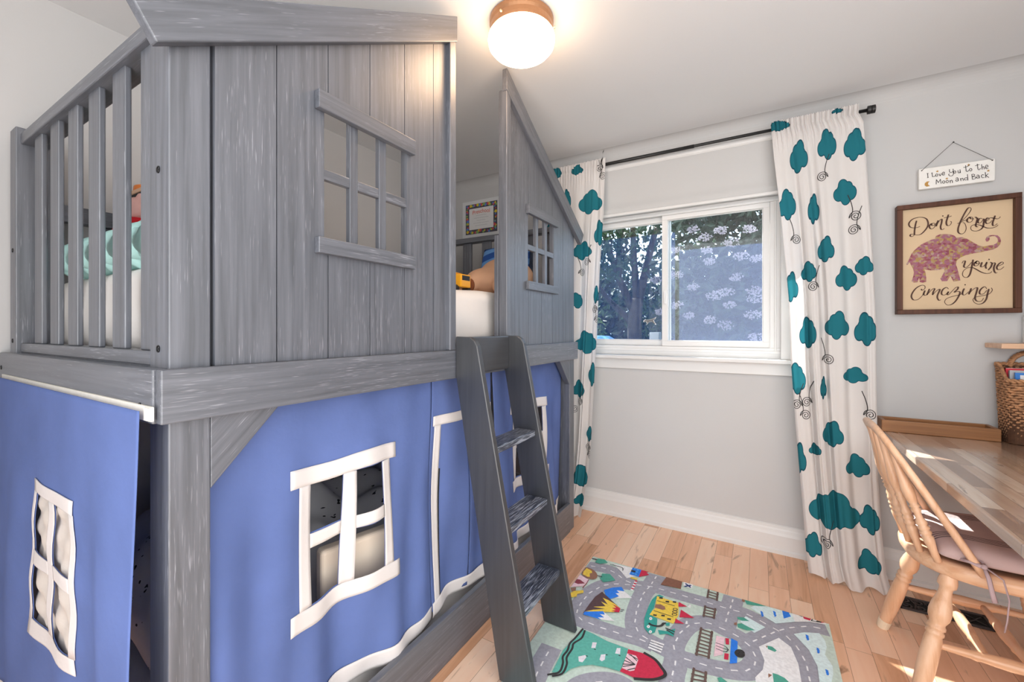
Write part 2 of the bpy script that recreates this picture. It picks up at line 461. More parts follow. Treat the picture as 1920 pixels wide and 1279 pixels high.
def comforter_mat():
    m, nt, b, o = new_mat('grey_printed_bedding')
    N, L = nt.nodes, nt.links
    tc = N.new('ShaderNodeTexCoord')
    mp = N.new('ShaderNodeMapping'); mp.inputs['Scale'].default_value = (60, 14, 60); mp.inputs['Rotation'].default_value = (0.3, 0.5, 0.4)
    L.new(tc.outputs['Object'], mp.inputs['Vector'])
    v = N.new('ShaderNodeTexNoise'); v.inputs['Scale'].default_value = 1.0; v.inputs['Detail'].default_value = 1
    L.new(mp.outputs[0], v.inputs['Vector'])
    r = N.new('ShaderNodeValToRGB'); r.color_ramp.interpolation = 'CONSTANT'
    r.color_ramp.elements[0].position = 0.0; r.color_ramp.elements[0].color = (0.60, 0.59, 0.58, 1)
    r.color_ramp.elements[1].position = 0.70; r.color_ramp.elements[1].color = (0.02, 0.02, 0.022, 1)
    L.new(v.outputs['Fac'], r.inputs[0]); L.new(r.outputs[0], b.inputs['Base Color'])
    b.inputs['Roughness'].default_value = 0.9
    return m
M['comforter'] = comforter_mat()

def elephant_mat():
    m, nt, b, o = new_mat('mosaic_paper')
    N, L = nt.nodes, nt.links
    tc = N.new('ShaderNodeTexCoord')
    v = N.new('ShaderNodeTexVoronoi'); v.inputs['Scale'].default_value = 110
    L.new(tc.outputs['Object'], v.inputs['Vector'])
    sp = N.new('ShaderNodeSeparateColor'); L.new(v.outputs['Color'], sp.inputs[0])
    nz = N.new('ShaderNodeTexNoise'); nz.inputs['Scale'].default_value = 30
    L.new(tc.outputs['Object'], nz.inputs['Vector'])
    ad = N.new('ShaderNodeMath'); ad.operation = 'MULTIPLY_ADD'; ad.inputs[1].default_value = 0.6
    L.new(sp.outputs[0], ad.inputs[0]); 
    ad2 = N.new('ShaderNodeMath'); ad2.operation = 'MULTIPLY'; ad2.inputs[1].default_value = 0.5
    L.new(nz.outputs['Fac'], ad2.inputs[0]); L.new(ad2.outputs[0], ad.inputs[2])
    r = N.new('ShaderNodeValToRGB')
    el = r.color_ramp.elements
    el[0].position = 0.15; el[0].color = (0.17, 0.03, 0.045, 1)
    el[1].position = 0.85; el[1].color = (0.40, 0.27, 0.25, 1)
    for p, c in ((0.3, (0.26, 0.06, 0.09)), (0.45, (0.33, 0.12, 0.14)), (0.58, (0.30, 0.11, 0.19)), (0.7, (0.38, 0.25, 0.06))):
        q = el.new(p); q.color = (*c, 1)
    L.new(ad.outputs[0], r.inputs[0]); L.new(r.outputs[0], b.inputs['Base Color'])
    b.inputs['Roughness'].default_value = 0.7
    return m
M['elephant'] = elephant_mat()

def pillow_mat():
    m, nt, b, o = new_mat('blue_striped_pillow')
    N, L = nt.nodes, nt.links
    tc = N.new('ShaderNodeTexCoord'); mp = N.new('ShaderNodeMapping'); mp.inputs['Rotation'].default_value = (0, 0.25, 0)
    L.new(tc.outputs['Object'], mp.inputs['Vector'])
    wv = N.new('ShaderNodeTexWave'); wv.bands_direction = 'Z'; wv.inputs['Scale'].default_value = 4.0; wv.inputs['Distortion'].default_value = 0.6
    L.new(mp.outputs[0], wv.inputs['Vector'])
    r = N.new('ShaderNodeValToRGB'); r.color_ramp.interpolation = 'CONSTANT'
    r.color_ramp.elements[0].color = (0.02, 0.09, 0.36, 1); r.color_ramp.elements[1].position = 0.55; r.color_ramp.elements[1].color = (0.14, 0.34, 0.70, 1)
    L.new(wv.outputs['Fac'], r.inputs[0]); L.new(r.outputs[0], b.inputs['Base Color']); b.inputs['Roughness'].default_value = 0.9
    return m
M['pillow'] = pillow_mat()
M['cushion'] = stripes_mat('striped_linen', (0.50, 0.37, 0.36), (0.10, 0.075, 0.085), 'Y',
                           [-0.118, -0.106, -0.094, -0.082, 0.082, 0.094, 0.106, 0.118], 0.0022)

# ------------------------------------------------------------------ mesh helpers
class MB:
    """Collects shapes in world coordinates; build() links them as one mesh object."""
    def __init__(s):
        s.v = []; s.f = []; s.m = []
    def add(s, vs, fs, mi=0):
        o = len(s.v)
        s.v.extend([tuple(map(float, p)) for p in vs])
        s.f.extend([tuple(i + o for i in f) for f in fs])
        s.m.extend([mi] * len(fs))
        return s
    def box(s, x0, x1, y0, y1, z0, z1, mi=0):
        vs = [(x, y, z) for x in (x0, x1) for y in (y0, y1) for z in (z0, z1)]
        return s.add(vs, [(0, 1, 3, 2), (4, 6, 7, 5), (0, 4, 5, 1), (2, 3, 7, 6), (0, 2, 6, 4), (1, 5, 7, 3)], mi)
    def obox(s, c, ax, ay, az, mi=0):
        """oriented box: centre and three half-axis vectors"""
        c, ax, ay, az = map(Vector, (c, ax, ay, az))
        vs = [c + ax * i + ay * j + az * k for i in (-1, 1) for j in (-1, 1) for k in (-1, 1)]
        return s.add(vs, [(0, 1, 3, 2), (4, 6, 7, 5), (0, 4, 5, 1), (2, 3, 7, 6), (0, 2, 6, 4), (1, 5, 7, 3)], mi)
    def prism(s, poly, axis, a, b, mi=0):
        """2-D polygon (in the other two axes, xyz order) extruded along axis"""
        n = len(poly); i = 'xyz'.index(axis)
        def mk(p, t):
            q = list(p); q.insert(i, t); return q
        vs = [mk(p, a) for p in poly] + [mk(p, b) for p in poly]
        fs = [(k, (k + 1) % n, n + (k + 1) % n, n + k) for k in range(n)]
        fs += [tuple(range(n)), tuple(range(n, 2 * n))]
        return s.add(vs, fs, mi)
    def tube(s, pts, r, n=10, mi=0, closed=False, cap=True, flat=1.0):
        pts = [Vector(p) for p in pts]; K = len(pts)
        rs = r if isinstance(r, (list, tuple)) else [r] * K
        rings = []; prev = None
        for i, p in enumerate(pts):
            if closed: t = pts[(i + 1) % K] - pts[i - 1]
            else: t = pts[min(i + 1, K - 1)] - pts[max(i - 1, 0)]
            t = t.normalized() if t.length > 1e-9 else Vector((0, 0, 1))
            if prev is None:
                u = t.orthogonal().normalized()
                if abs(t.z) < 0.95: u = Vector((0, 0, 1)).cross(t).normalized()
            else:
                u = (prev - t * prev.dot(t))
                u = u.normalized() if u.length > 1e-6 else t.orthogonal().normalized()
            prev = u; w = t.cross(u)
            rings.append([p + (u * math.cos(2 * PI * j / n) + w * math.sin(2 * PI * j / n) * flat) * rs[i] for j in range(n)])
        vs = [q for rg in rings for q in rg]; fs = []
        for i in range(K if closed else K - 1):
            a, b = i * n, ((i + 1) % K) * n
            for j in range(n):
                fs.append((a + j, a + (j + 1) % n, b + (j + 1) % n, b + j))
        if cap and not closed:
            fs += [tuple(range(n))[::-1], tuple(range((K - 1) * n, K * n))]
        return s.add(vs, fs, mi)
    def lathe(s, p0, p1, prof, n=20, mi=0):
        """profile [(t along p0->p1, radius)]"""
        p0, p1 = Vector(p0), Vector(p1)
        return s.tube_axis([p0 + (p1 - p0) * t for t, r in prof], [r for t, r in prof], (p1 - p0).normalized(), n, mi)
    def tube_axis(s, pts, rs, ax, n, mi=0):
        u = ax.orthogonal().normalized(); w = ax.cross(u)
        vs = [p + (u * math.cos(2 * PI * j / n) + w * math.sin(2 * PI * j / n)) * r for p, r in zip(pts, rs) for j in range(n)]
        K = len(pts); fs = []
        for i in range(K - 1):
            for j in range(n):
                fs.append((i * n + j, i * n + (j + 1) % n, (i + 1) * n + (j + 1) % n, (i + 1) * n + j))
        fs += [tuple(range(n))[::-1], tuple(range((K - 1) * n, K * n))]
        return s.add(vs, fs, mi)
    def ell(s, c, r, n=16, k=10, mi=0, rot=None):
        c = Vector(c); R = rot or Matrix.Identity(3)
        vs = []; fs = []
        for i in range(k + 1):
            th = PI * i / k
            for j in range(n):
                ph = 2 * PI * j / n
                vs.append(c + R @ Vector((r[0] * math.sin(th) * math.cos(ph), r[1] * math.sin(th) * math.sin(ph), r[2] * math.cos(th))))
        for i in range(k):
            for j in range(n):
                fs.append((i * n + j, i * n + (j + 1) % n, (i + 1) * n + (j + 1) % n, (i + 1) * n + j))
        return s.add(vs, fs, mi)
    def grid(s, us, vs_, P, hole=None, mi=0):
        V_ = [P(u, v) for v in vs_ for u in us]; n = len(us); fs = []
        for j in range(len(vs_) - 1):
            for i in range(n - 1):
                if hole and hole((us[i] + us[i + 1]) / 2, (vs_[j] + vs_[j + 1]) / 2): continue
                fs.append((j * n + i, j * n + i + 1, (j + 1) * n + i + 1, (j + 1) * n + i))
        return s.add(V_, fs, mi)
    def poly(s, pts3, mi=0):
        pts3 = [Vector(p) for p in pts3]
        tr = tessellate_polygon([pts3])
        return s.add(pts3, [tuple(t) for t in tr], mi)
    def ribbon(s, pts, width, P, mi=0, smooth=True, calli=0.0):
        """flat stroke in a 2-D surface mapped by P(a,b)"""
        q = catmull(pts) if smooth and len(pts) > 2 else [Vector(p).to_2d() if len(p) > 2 else Vector(p) for p in pts]
        K = len(q)
        L = []
        for i in range(K):
            t = q[min(i + 1, K - 1)] - q[max(i - 1, 0)]
            if t.length < 1e-9: t = Vector((1, 0))
            t.normalize()
            wd = width * (1 + calli * max(0.0, -t.y) ** 1.5)
            if calli and (i == 0 or i == K - 1): wd *= 0.6
            nn = Vector((-t.y, t.x)) * wd / 2
            L.append((q[i] + nn, q[i] - nn))
        vs = [P(*p) for a in L for p in a]
        return s.add(vs, [(2 * i, 2 * i + 1, 2 * i + 3, 2 * i + 2) for i in range(K - 1)], mi)
    def build(s, name, mats, parent=None, smooth=False, bevel=0.0, seg=2, solid=0.0, recalc=True, weld=False, auto=None):
        me = bpy.data.meshes.new(name)
        org = Vector(parent_world(parent)) if parent else Vector((0, 0, 0))
        if parent is None and s.v:
            xs = np.array(s.v)
            org = Vector((float((xs[:, 0].min() + xs[:, 0].max()) / 2), float((xs[:, 1].min() + xs[:, 1].max()) / 2), float(xs[:, 2].min())))
        me.from_pydata([(a - org.x, b - org.y, c - org.z) for a, b, c in s.v], [], s.f)
        mats = mats if isinstance(mats, (list, tuple)) else [mats]
        for m in mats: me.materials.append(m)
        if len(mats) > 1: me.polygons.foreach_set('material_index', s.m)
        if recalc or weld:
            bm = bmesh.new(); bm.from_mesh(me)
            if weld: bmesh.ops.remove_doubles(bm, verts=bm.verts, dist=1e-5)
            bmesh.ops.recalc_face_normals(bm, faces=bm.faces)
            bm.to_mesh(me); bm.free()
        if smooth: me.polygons.foreach_set('use_smooth', [True] * len(me.polygons))
        me.update()
        ob = bpy.data.objects.new(name, me); COL.objects.link(ob)
        if parent: ob.parent = parent
        else: ob.location = org
        if bevel:
            b = ob.modifiers.new('bevel', 'BEVEL'); b.width = bevel; b.segments = seg; b.limit_method = 'ANGLE'; b.angle_limit = math.radians(40)
        if solid:
            b = ob.modifiers.new('thickness', 'SOLIDIFY'); b.thickness = solid; b.offset = 0
        return ob

def parent_world(p):
    l = Vector(p.location)
    while p.parent:
        p = p.parent; l = l + Vector(p.location)
    return l

def catmull(pts, n=7):
    p = [Vector(a) for a in pts]
    p = [p[0] * 2 - p[1]] + p + [p[-1] * 2 - p[-2]]
    out = []
    for i in range(1, len(p) - 2):
        for k in range(n):
            t = k / n
            a, b, c, d = p[i - 1], p[i], p[i + 1], p[i + 2]
            out.append(0.5 * ((2 * b) + (c - a) * t + (2 * a - 5 * b + 4 * c - d) * t * t + (3 * b - a - 3 * c + d) * t ** 3))
    out.append(p[-2])
    return out

def smoothstep(a, b, x):
    t = max(0.0, min(1.0, (x - a) / (b - a))); return t * t * (3 - 2 * t)

def tag(o, label=None, cat=None, group=None, kind=None):
    if label: o['label'] = label
    if cat: o['category'] = cat
    if group: o['group'] = group
    if kind: o['kind'] = kind
    return o

def thing(name, loc, label, cat, group=None):
    o = bpy.data.objects.new(name, None); o.location = loc; o.empty_display_size = 0.1
    COL.objects.link(o)
    return tag(o, label, cat, group)

def struct(o, label=None, cat=None):
    o['kind'] = 'structure'
    if label: o['label'] = label
    if cat: o['category'] = cat
    return o

def copy_tree(o, parent=None, delta=(0, 0, 0)):
    c = o.copy(); COL.objects.link(c)
    if parent: c.parent = parent
    else: c.location = Vector(o.location) + Vector(delta)
    for ch in list(o.children): copy_tree(ch, c)
    return c

def text_shape(body, size):
    """outline of a word in the built-in font as (verts2d, faces)"""
    cu = bpy.data.curves.new('lettering', 'FONT'); cu.body = body; cu.size = size
    ob = bpy.data.objects.new('lettering', cu); COL.objects.link(ob)
    bpy.context.view_layer.update()
    me = bpy.data.meshes.new_from_object(ob.evaluated_get(bpy.context.evaluated_depsgraph_get()))
    vs = [(v.co.x, v.co.y) for v in me.vertices]; fs = [tuple(p.vertices) for p in me.polygons]
    bpy.data.objects.remove(ob); bpy.data.curves.remove(cu); bpy.data.meshes.remove(me)
    return vs, fs
PIC_STROKES=[[(0.6533, 1.7628), (0.6492, 1.7433), (0.646, 1.7159), (0.6453, 1.6943)], [(0.6419, 1.7736), (0.6602, 1.7782), (0.676, 1.7751), (0.6884, 1.7658), (0.694, 1.7467), (0.6917, 1.7287), (0.6805, 1.7087), (0.667, 1.6949), (0.6533, 1.6934), (0.6407, 1.6986), (0.6327, 1.6989), (0.6304, 1.6914), (0.6373, 1.6875), (0.6453, 1.6943)], [(0.6602, 1.7782), (0.6419, 1.7736), (0.6292, 1.7613), (0.6253, 1.7479), (0.6304, 1.7348), (0.6419, 1.7294), (0.6556, 1.7295), (0.6658, 1.7335)], [(0.7117, 1.7429), (0.704, 1.7409), (0.6984, 1.7309), (0.7006, 1.72), (0.7084, 1.7166), (0.7162, 1.7241), (0.7184, 1.7345), (0.7151, 1.7425), (0.7073, 1.7414), (0.7062, 1.7345), (0.7129, 1.7321), (0.7206, 1.7388), (0.725, 1.7458)], [(0.7289, 1.7543), (0.725, 1.7397), (0.7217, 1.7265)], [(0.7217, 1.7265), (0.7283, 1.7423), (0.736, 1.7564), (0.7414, 1.7572), (0.7403, 1.7407), (0.737, 1.7231), (0.7392, 1.7107), (0.7447, 1.7092), (0.7501, 1.7139)], [(0.7442, 1.7752), (0.7456, 1.7702)], [(0.7456, 1.775), (0.7442, 1.7704)], [(0.7642, 1.7772), (0.7599, 1.7592), (0.7566, 1.7416), (0.7588, 1.7278), (0.7653, 1.7246), (0.7717, 1.7307), (0.7739, 1.7409), (0.7696, 1.7444)], [(0.7479, 1.7632), (0.7555, 1.7643), (0.7663, 1.7658), (0.7749, 1.7691)], [(0.8319, 1.7731), (0.8392, 1.7897), (0.8351, 1.7991), (0.8278, 1.7958), (0.8194, 1.7793), (0.8089, 1.7526), (0.8015, 1.7299), (0.7962, 1.7068), (0.7973, 1.6888), (0.8068, 1.6809), (0.8173, 1.6864), (0.8226, 1.7035), (0.8205, 1.7215), (0.8163, 1.7309), (0.811, 1.7331)], [(0.8089, 1.7422), (0.8215, 1.7568), (0.8319, 1.7731), (0.8392, 1.7897)], [(0.7931, 1.7309), (0.8026, 1.7327), (0.811, 1.739), (0.8215, 1.7435), (0.8278, 1.7427)], [(0.8351, 1.7564), (0.8278, 1.7486), (0.8257, 1.7385), (0.8299, 1.7321), (0.8382, 1.7325), (0.8444, 1.742), (0.8434, 1.7524), (0.8361, 1.7548), (0.8382, 1.7472), (0.8485, 1.7458)], [(0.8495, 1.7524), (0.8537, 1.7524), (0.8578, 1.746)], [(0.8602, 1.7492), (0.8568, 1.7315), (0.8537, 1.7144), (0.8578, 1.7074), (0.8619, 1.7075)], [(0.8751, 1.7422), (0.868, 1.7452), (0.8619, 1.7367), (0.8615, 1.7265), (0.868, 1.7236), (0.8751, 1.7335), (0.8782, 1.7433)], [(0.8812, 1.7414), (0.8792, 1.7228), (0.8772, 1.7056), (0.869, 1.6935), (0.8547, 1.6885), (0.8413, 1.6939), (0.8378, 1.7061), (0.8423, 1.7158), (0.8547, 1.7177), (0.867, 1.7141), (0.8792, 1.7053), (0.8913, 1.698), (0.9054, 1.6963), (0.9174, 1.7006), (0.9249, 1.7082)], [(0.8853, 1.7292), (0.8934, 1.734), (0.897, 1.7393), (0.8913, 1.7444), (0.8863, 1.7364), (0.8853, 1.7249), (0.8903, 1.7179), (0.8994, 1.7216), (0.9054, 1.7309)], [(0.9154, 1.7512), (0.9114, 1.7359), (0.9074, 1.7191), (0.9084, 1.7075), (0.9144, 1.7067), (0.9223, 1.7143)], [(0.8903, 1.7387), (0.9014, 1.743), (0.9134, 1.7385), (0.9233, 1.7357), (0.9293, 1.7393), (0.9312, 1.7447)], [(0.8089, 1.5438), (0.8131, 1.5538), (0.8194, 1.5533), (0.8173, 1.5402), (0.8152, 1.5285), (0.8215, 1.5236), (0.8319, 1.5331), (0.8403, 1.5472)], [(0.8454, 1.5585), (0.8423, 1.5352), (0.8392, 1.512), (0.834, 1.4888), (0.8257, 1.4781), (0.8152, 1.4812), (0.8106, 1.4933), (0.8152, 1.5108), (0.8278, 1.5216), (0.8423, 1.522), (0.8547, 1.5138), (0.8711, 1.4995), (0.8873, 1.4917), (0.8994, 1.4931), (0.9054, 1.5)], [(0.8588, 1.5509), (0.8506, 1.5434), (0.8485, 1.5333), (0.8537, 1.5285), (0.8629, 1.5336), (0.8649, 1.5451), (0.8588, 1.5509), (0.8537, 1.5446), (0.8588, 1.5383), (0.869, 1.5404)], [(0.8741, 1.5444), (0.8701, 1.5272), (0.8731, 1.5226), (0.8812, 1.5278), (0.8893, 1.5431)], [(0.8897, 1.5437), (0.8853, 1.5261), (0.8873, 1.5157), (0.8903, 1.5155)], [(0.8954, 1.5577), (0.897, 1.5526)], [(0.8974, 1.557), (0.8954, 1.5528)], [(0.8994, 1.5423), (0.9044, 1.539), (0.9054, 1.5332), (0.9014, 1.519), (0.8934, 1.5066)], [(0.9054, 1.5346), (0.9114, 1.5385), (0.9164, 1.5366)], [(0.9164, 1.5366), (0.9114, 1.5183), (0.9124, 1.5009), (0.9174, 1.4919), (0.9223, 1.4944)], [(0.9233, 1.5217), (0.9371, 1.5292), (0.9411, 1.5361), (0.9352, 1.5394), (0.9253, 1.5301), (0.9203, 1.5176), (0.9233, 1.5073), (0.9332, 1.508), (0.943, 1.5187)], [(0.6692, 1.4322), (0.6737, 1.4258), (0.6827, 1.4346), (0.6816, 1.4469), (0.6692, 1.4491), (0.651, 1.4361), (0.6373, 1.4121), (0.635, 1.3936), (0.643, 1.38), (0.6579, 1.3819), (0.6715, 1.3968), (0.6805, 1.4163)], [(0.6832, 1.4247), (0.6783, 1.4072), (0.6827, 1.4009), (0.6917, 1.4036)], [(0.6989, 1.4313), (0.694, 1.4157), (0.6895, 1.4021)], [(0.6895, 1.4021), (0.7006, 1.4184), (0.7117, 1.4316), (0.7166, 1.4298), (0.7117, 1.4149), (0.7095, 1.4013)], [(0.7095, 1.4013), (0.7206, 1.4175), (0.7316, 1.4276), (0.7342, 1.4229), (0.7272, 1.4021), (0.7261, 1.387), (0.7316, 1.3753), (0.7381, 1.3775)], [(0.7642, 1.4275), (0.7577, 1.4353), (0.7469, 1.4283), (0.7403, 1.4136), (0.7425, 1.4014), (0.7534, 1.401), (0.7642, 1.4155)], [(0.7646, 1.4155), (0.7599, 1.4037), (0.7642, 1.4005), (0.7749, 1.415), (0.7877, 1.4323), (0.7958, 1.4348), (0.7941, 1.4245), (0.7835, 1.411), (0.7941, 1.4147), (0.8022, 1.4108), (0.7984, 1.3931), (0.7877, 1.3697), (0.7749, 1.3552), (0.7599, 1.3527), (0.7512, 1.365), (0.7555, 1.3798), (0.7685, 1.3884), (0.7877, 1.395), (0.8026, 1.3989), (0.8152, 1.4131)], [(0.8167, 1.4273), (0.811, 1.4104), (0.8121, 1.3985), (0.8194, 1.3982), (0.8319, 1.4124)], [(0.8184, 1.4461), (0.82, 1.4419)], [(0.8205, 1.446), (0.8186, 1.4419)], [(0.8396, 1.4273), (0.8351, 1.4122), (0.8309, 1.3992)], [(0.8309, 1.3992), (0.8423, 1.4178), (0.8547, 1.4289), (0.8592, 1.4257), (0.8557, 1.4054), (0.8516, 1.3851), (0.8547, 1.3703), (0.8639, 1.3656), (0.8731, 1.3682), (0.8792, 1.3811)], [(0.8893, 1.4213), (0.8833, 1.4318), (0.8731, 1.425), (0.866, 1.4108), (0.868, 1.399), (0.8792, 1.4), (0.8893, 1.4155)], [(0.8958, 1.4216), (0.8913, 1.398), (0.8873, 1.375), (0.8772, 1.3579), (0.8629, 1.3531), (0.8506, 1.3602), (0.8448, 1.3736), (0.8506, 1.3837), (0.8649, 1.389), (0.8812, 1.3927), (0.8974, 1.3992), (0.9064, 1.4147), (0.9034, 1.4264)]]
ELEPHANT=[(0.7173, 1.6679), (0.7217, 1.681), (0.7338, 1.6872), (0.7512, 1.6867), (0.7706, 1.683), (0.7835, 1.6755), (0.7899, 1.6658), (0.7984, 1.6664), (0.811, 1.665), (0.8257, 1.656), (0.8403, 1.6426), (0.8506, 1.6327), (0.8649, 1.621), (0.8792, 1.6152), (0.8954, 1.6179), (0.9094, 1.6193), (0.9194, 1.6255), (0.9243, 1.635), (0.9233, 1.6481), (0.9154, 1.659), (0.9054, 1.6602), (0.8974, 1.6553), (0.8984, 1.6451), (0.8934, 1.6369), (0.8873, 1.6376), (0.8849, 1.6465), (0.8883, 1.6578), (0.8974, 1.664), (0.9094, 1.6641), (0.9233, 1.6604), (0.9302, 1.6502), (0.9332, 1.6355), (0.9312, 1.6214), (0.9233, 1.6078), (0.9094, 1.5991), (0.8913, 1.5951), (0.8711, 1.5898), (0.8485, 1.5875), (0.8319, 1.5831), (0.8215, 1.5811), (0.8026, 1.5709), (0.792, 1.5585), (0.7888, 1.5409), (0.7941, 1.5182), (0.8005, 1.485), (0.8036, 1.4655), (0.7813, 1.4609), (0.7749, 1.4777), (0.7706, 1.4899), (0.7642, 1.4754), (0.7599, 1.4651), (0.7425, 1.4647), (0.7364, 1.4771), (0.7425, 1.4903), (0.7512, 1.5123), (0.749, 1.523), (0.725, 1.5187), (0.7029, 1.5194), (0.6805, 1.5265), (0.685, 1.5078), (0.6872, 1.4862), (0.6872, 1.4648), (0.6737, 1.4619), (0.6647, 1.4661), (0.6636, 1.4847), (0.6602, 1.4818), (0.6567, 1.4651), (0.6442, 1.4642), (0.635, 1.471), (0.6419, 1.4953), (0.6442, 1.5137), (0.6407, 1.5325), (0.6327, 1.5517), (0.6292, 1.5644), (0.62, 1.5511), (0.6153, 1.5546), (0.6234, 1.571), (0.635, 1.6041), (0.6442, 1.6188), (0.6556, 1.6315), (0.6692, 1.6455), (0.6895, 1.6572), (0.7051, 1.6647)]
SIGN_STROKES=[[(0.691, 1.9816), (0.6921, 1.9622)], [(0.6878, 1.9815), (0.6938, 1.9819)], [(0.6893, 1.9614), (0.6948, 1.9622)], [(0.7036, 1.981), (0.7082, 1.9817)], [(0.7061, 1.9816), (0.7077, 1.9627)], [(0.7077, 1.9627), (0.7164, 1.9638), (0.7168, 1.9666)], [(0.7263, 1.9675), (0.7255, 1.9643), (0.7237, 1.9626), (0.7214, 1.9631), (0.7195, 1.9655), (0.7188, 1.9689), (0.7195, 1.9721), (0.7214, 1.9738), (0.7237, 1.9734), (0.7255, 1.971), (0.7263, 1.9675)], [(0.7301, 1.973), (0.7342, 1.9618), (0.7377, 1.9727)], [(0.7409, 1.9683), (0.7486, 1.9707), (0.747, 1.9776), (0.7422, 1.9752), (0.7414, 1.9669), (0.7454, 1.9631), (0.7505, 1.9659)], [(0.7654, 1.9874), (0.7662, 1.9751), (0.7717, 1.9707), (0.7772, 1.9751)], [(0.7777, 1.9872), (0.7785, 1.9727), (0.7788, 1.9616), (0.7741, 1.9548), (0.7662, 1.9563), (0.763, 1.9635), (0.7666, 1.9657)], [(0.7871, 1.9699), (0.7864, 1.9668), (0.7846, 1.9651), (0.7824, 1.9656), (0.7806, 1.9679), (0.7799, 1.9713), (0.7806, 1.9745), (0.7824, 1.9761), (0.7846, 1.9757), (0.7864, 1.9733), (0.7871, 1.9699)], [(0.7942, 1.9767), (0.7948, 1.9663), (0.7989, 1.9644), (0.8014, 1.9705)], [(0.8007, 1.9794), (0.8023, 1.9627)], [(0.8193, 1.9954), (0.8204, 1.9777), (0.8216, 1.9677), (0.8263, 1.9653), (0.8293, 1.9717)], [(0.8119, 1.9868), (0.8193, 1.9867), (0.827, 1.9895), (0.8332, 1.9959)], [(0.8396, 1.9707), (0.8389, 1.9674), (0.8369, 1.9656), (0.8346, 1.966), (0.8327, 1.9686), (0.8319, 1.9722), (0.8327, 1.9756), (0.8346, 1.9774), (0.8369, 1.9769), (0.8389, 1.9744), (0.8396, 1.9707)], [(0.857, 1.9943), (0.8583, 1.979), (0.8598, 1.969), (0.8638, 1.966), (0.8673, 1.9729)], [(0.8499, 1.9867), (0.8575, 1.9886), (0.8643, 1.9896)], [(0.8708, 1.9894), (0.8726, 1.9654)], [(0.8724, 1.9736), (0.8759, 1.9777), (0.8785, 1.9745), (0.8794, 1.9652)], [(0.8833, 1.9723), (0.8908, 1.9747), (0.8893, 1.9814), (0.8853, 1.9818), (0.8833, 1.9736), (0.8863, 1.9657), (0.8922, 1.9676)], [(0.7212, 1.9475), (0.7204, 1.9246)], [(0.7216, 1.9468), (0.728, 1.9311)], [(0.728, 1.9311), (0.735, 1.9465)], [(0.735, 1.9465), (0.7377, 1.9249)], [(0.7502, 1.9305), (0.7495, 1.927), (0.7475, 1.9251), (0.745, 1.9256), (0.743, 1.9282), (0.7422, 1.9319), (0.743, 1.9353), (0.745, 1.9372), (0.7475, 1.9367), (0.7495, 1.9342), (0.7502, 1.9305)], [(0.7622, 1.9305), (0.7614, 1.9271), (0.7594, 1.9252), (0.757, 1.9257), (0.755, 1.9282), (0.7542, 1.932), (0.755, 1.9354), (0.757, 1.9372), (0.7594, 1.9368), (0.7614, 1.9342), (0.7622, 1.9305)], [(0.7669, 1.9352), (0.7688, 1.922)], [(0.7682, 1.9301), (0.7722, 1.9351), (0.775, 1.9311), (0.776, 1.9214)], [(0.7863, 1.94), (0.7917, 1.9428), (0.7945, 1.9379), (0.7957, 1.9267)], [(0.7948, 1.9341), (0.7885, 1.9346), (0.7867, 1.9299), (0.7906, 1.9265), (0.7953, 1.9301)], [(0.802, 1.9387), (0.8042, 1.9252)], [(0.8038, 1.9335), (0.8082, 1.9375), (0.8108, 1.9338), (0.8119, 1.9249)], [(0.8252, 1.9529), (0.8267, 1.9239)], [(0.8259, 1.9343), (0.8196, 1.9376), (0.8155, 1.9329), (0.8178, 1.9271), (0.8261, 1.9284)], [(0.8393, 1.9492), (0.8416, 1.926)], [(0.8381, 1.9489), (0.8457, 1.949), (0.8484, 1.9431), (0.8416, 1.9383), (0.8499, 1.9363), (0.8517, 1.9289), (0.8416, 1.9256)], [(0.8548, 1.9404), (0.859, 1.9433), (0.8628, 1.9383), (0.8641, 1.9268)], [(0.8631, 1.9346), (0.8563, 1.9358), (0.8552, 1.931), (0.859, 1.928), (0.8635, 1.9306)], [(0.8788, 1.9389), (0.8729, 1.9418), (0.8703, 1.9347), (0.8736, 1.9277), (0.8803, 1.9286)], [(0.8823, 1.9518), (0.8845, 1.9252)], [(0.8922, 1.9428), (0.885, 1.9356)], [(0.885, 1.9356), (0.894, 1.9245)]]
SIGN_MOON=[(0.6984, 1.9431), (0.6885, 1.9438), (0.6811, 1.9372), (0.6802, 1.9272), (0.6868, 1.9193), (0.6992, 1.9205), (0.6926, 1.9284), (0.6926, 1.9363)]
SIGN_STARS=[(0.7245, 1.9853), (0.8293, 1.9951), (0.7569, 1.9454), (0.892, 1.9563)]
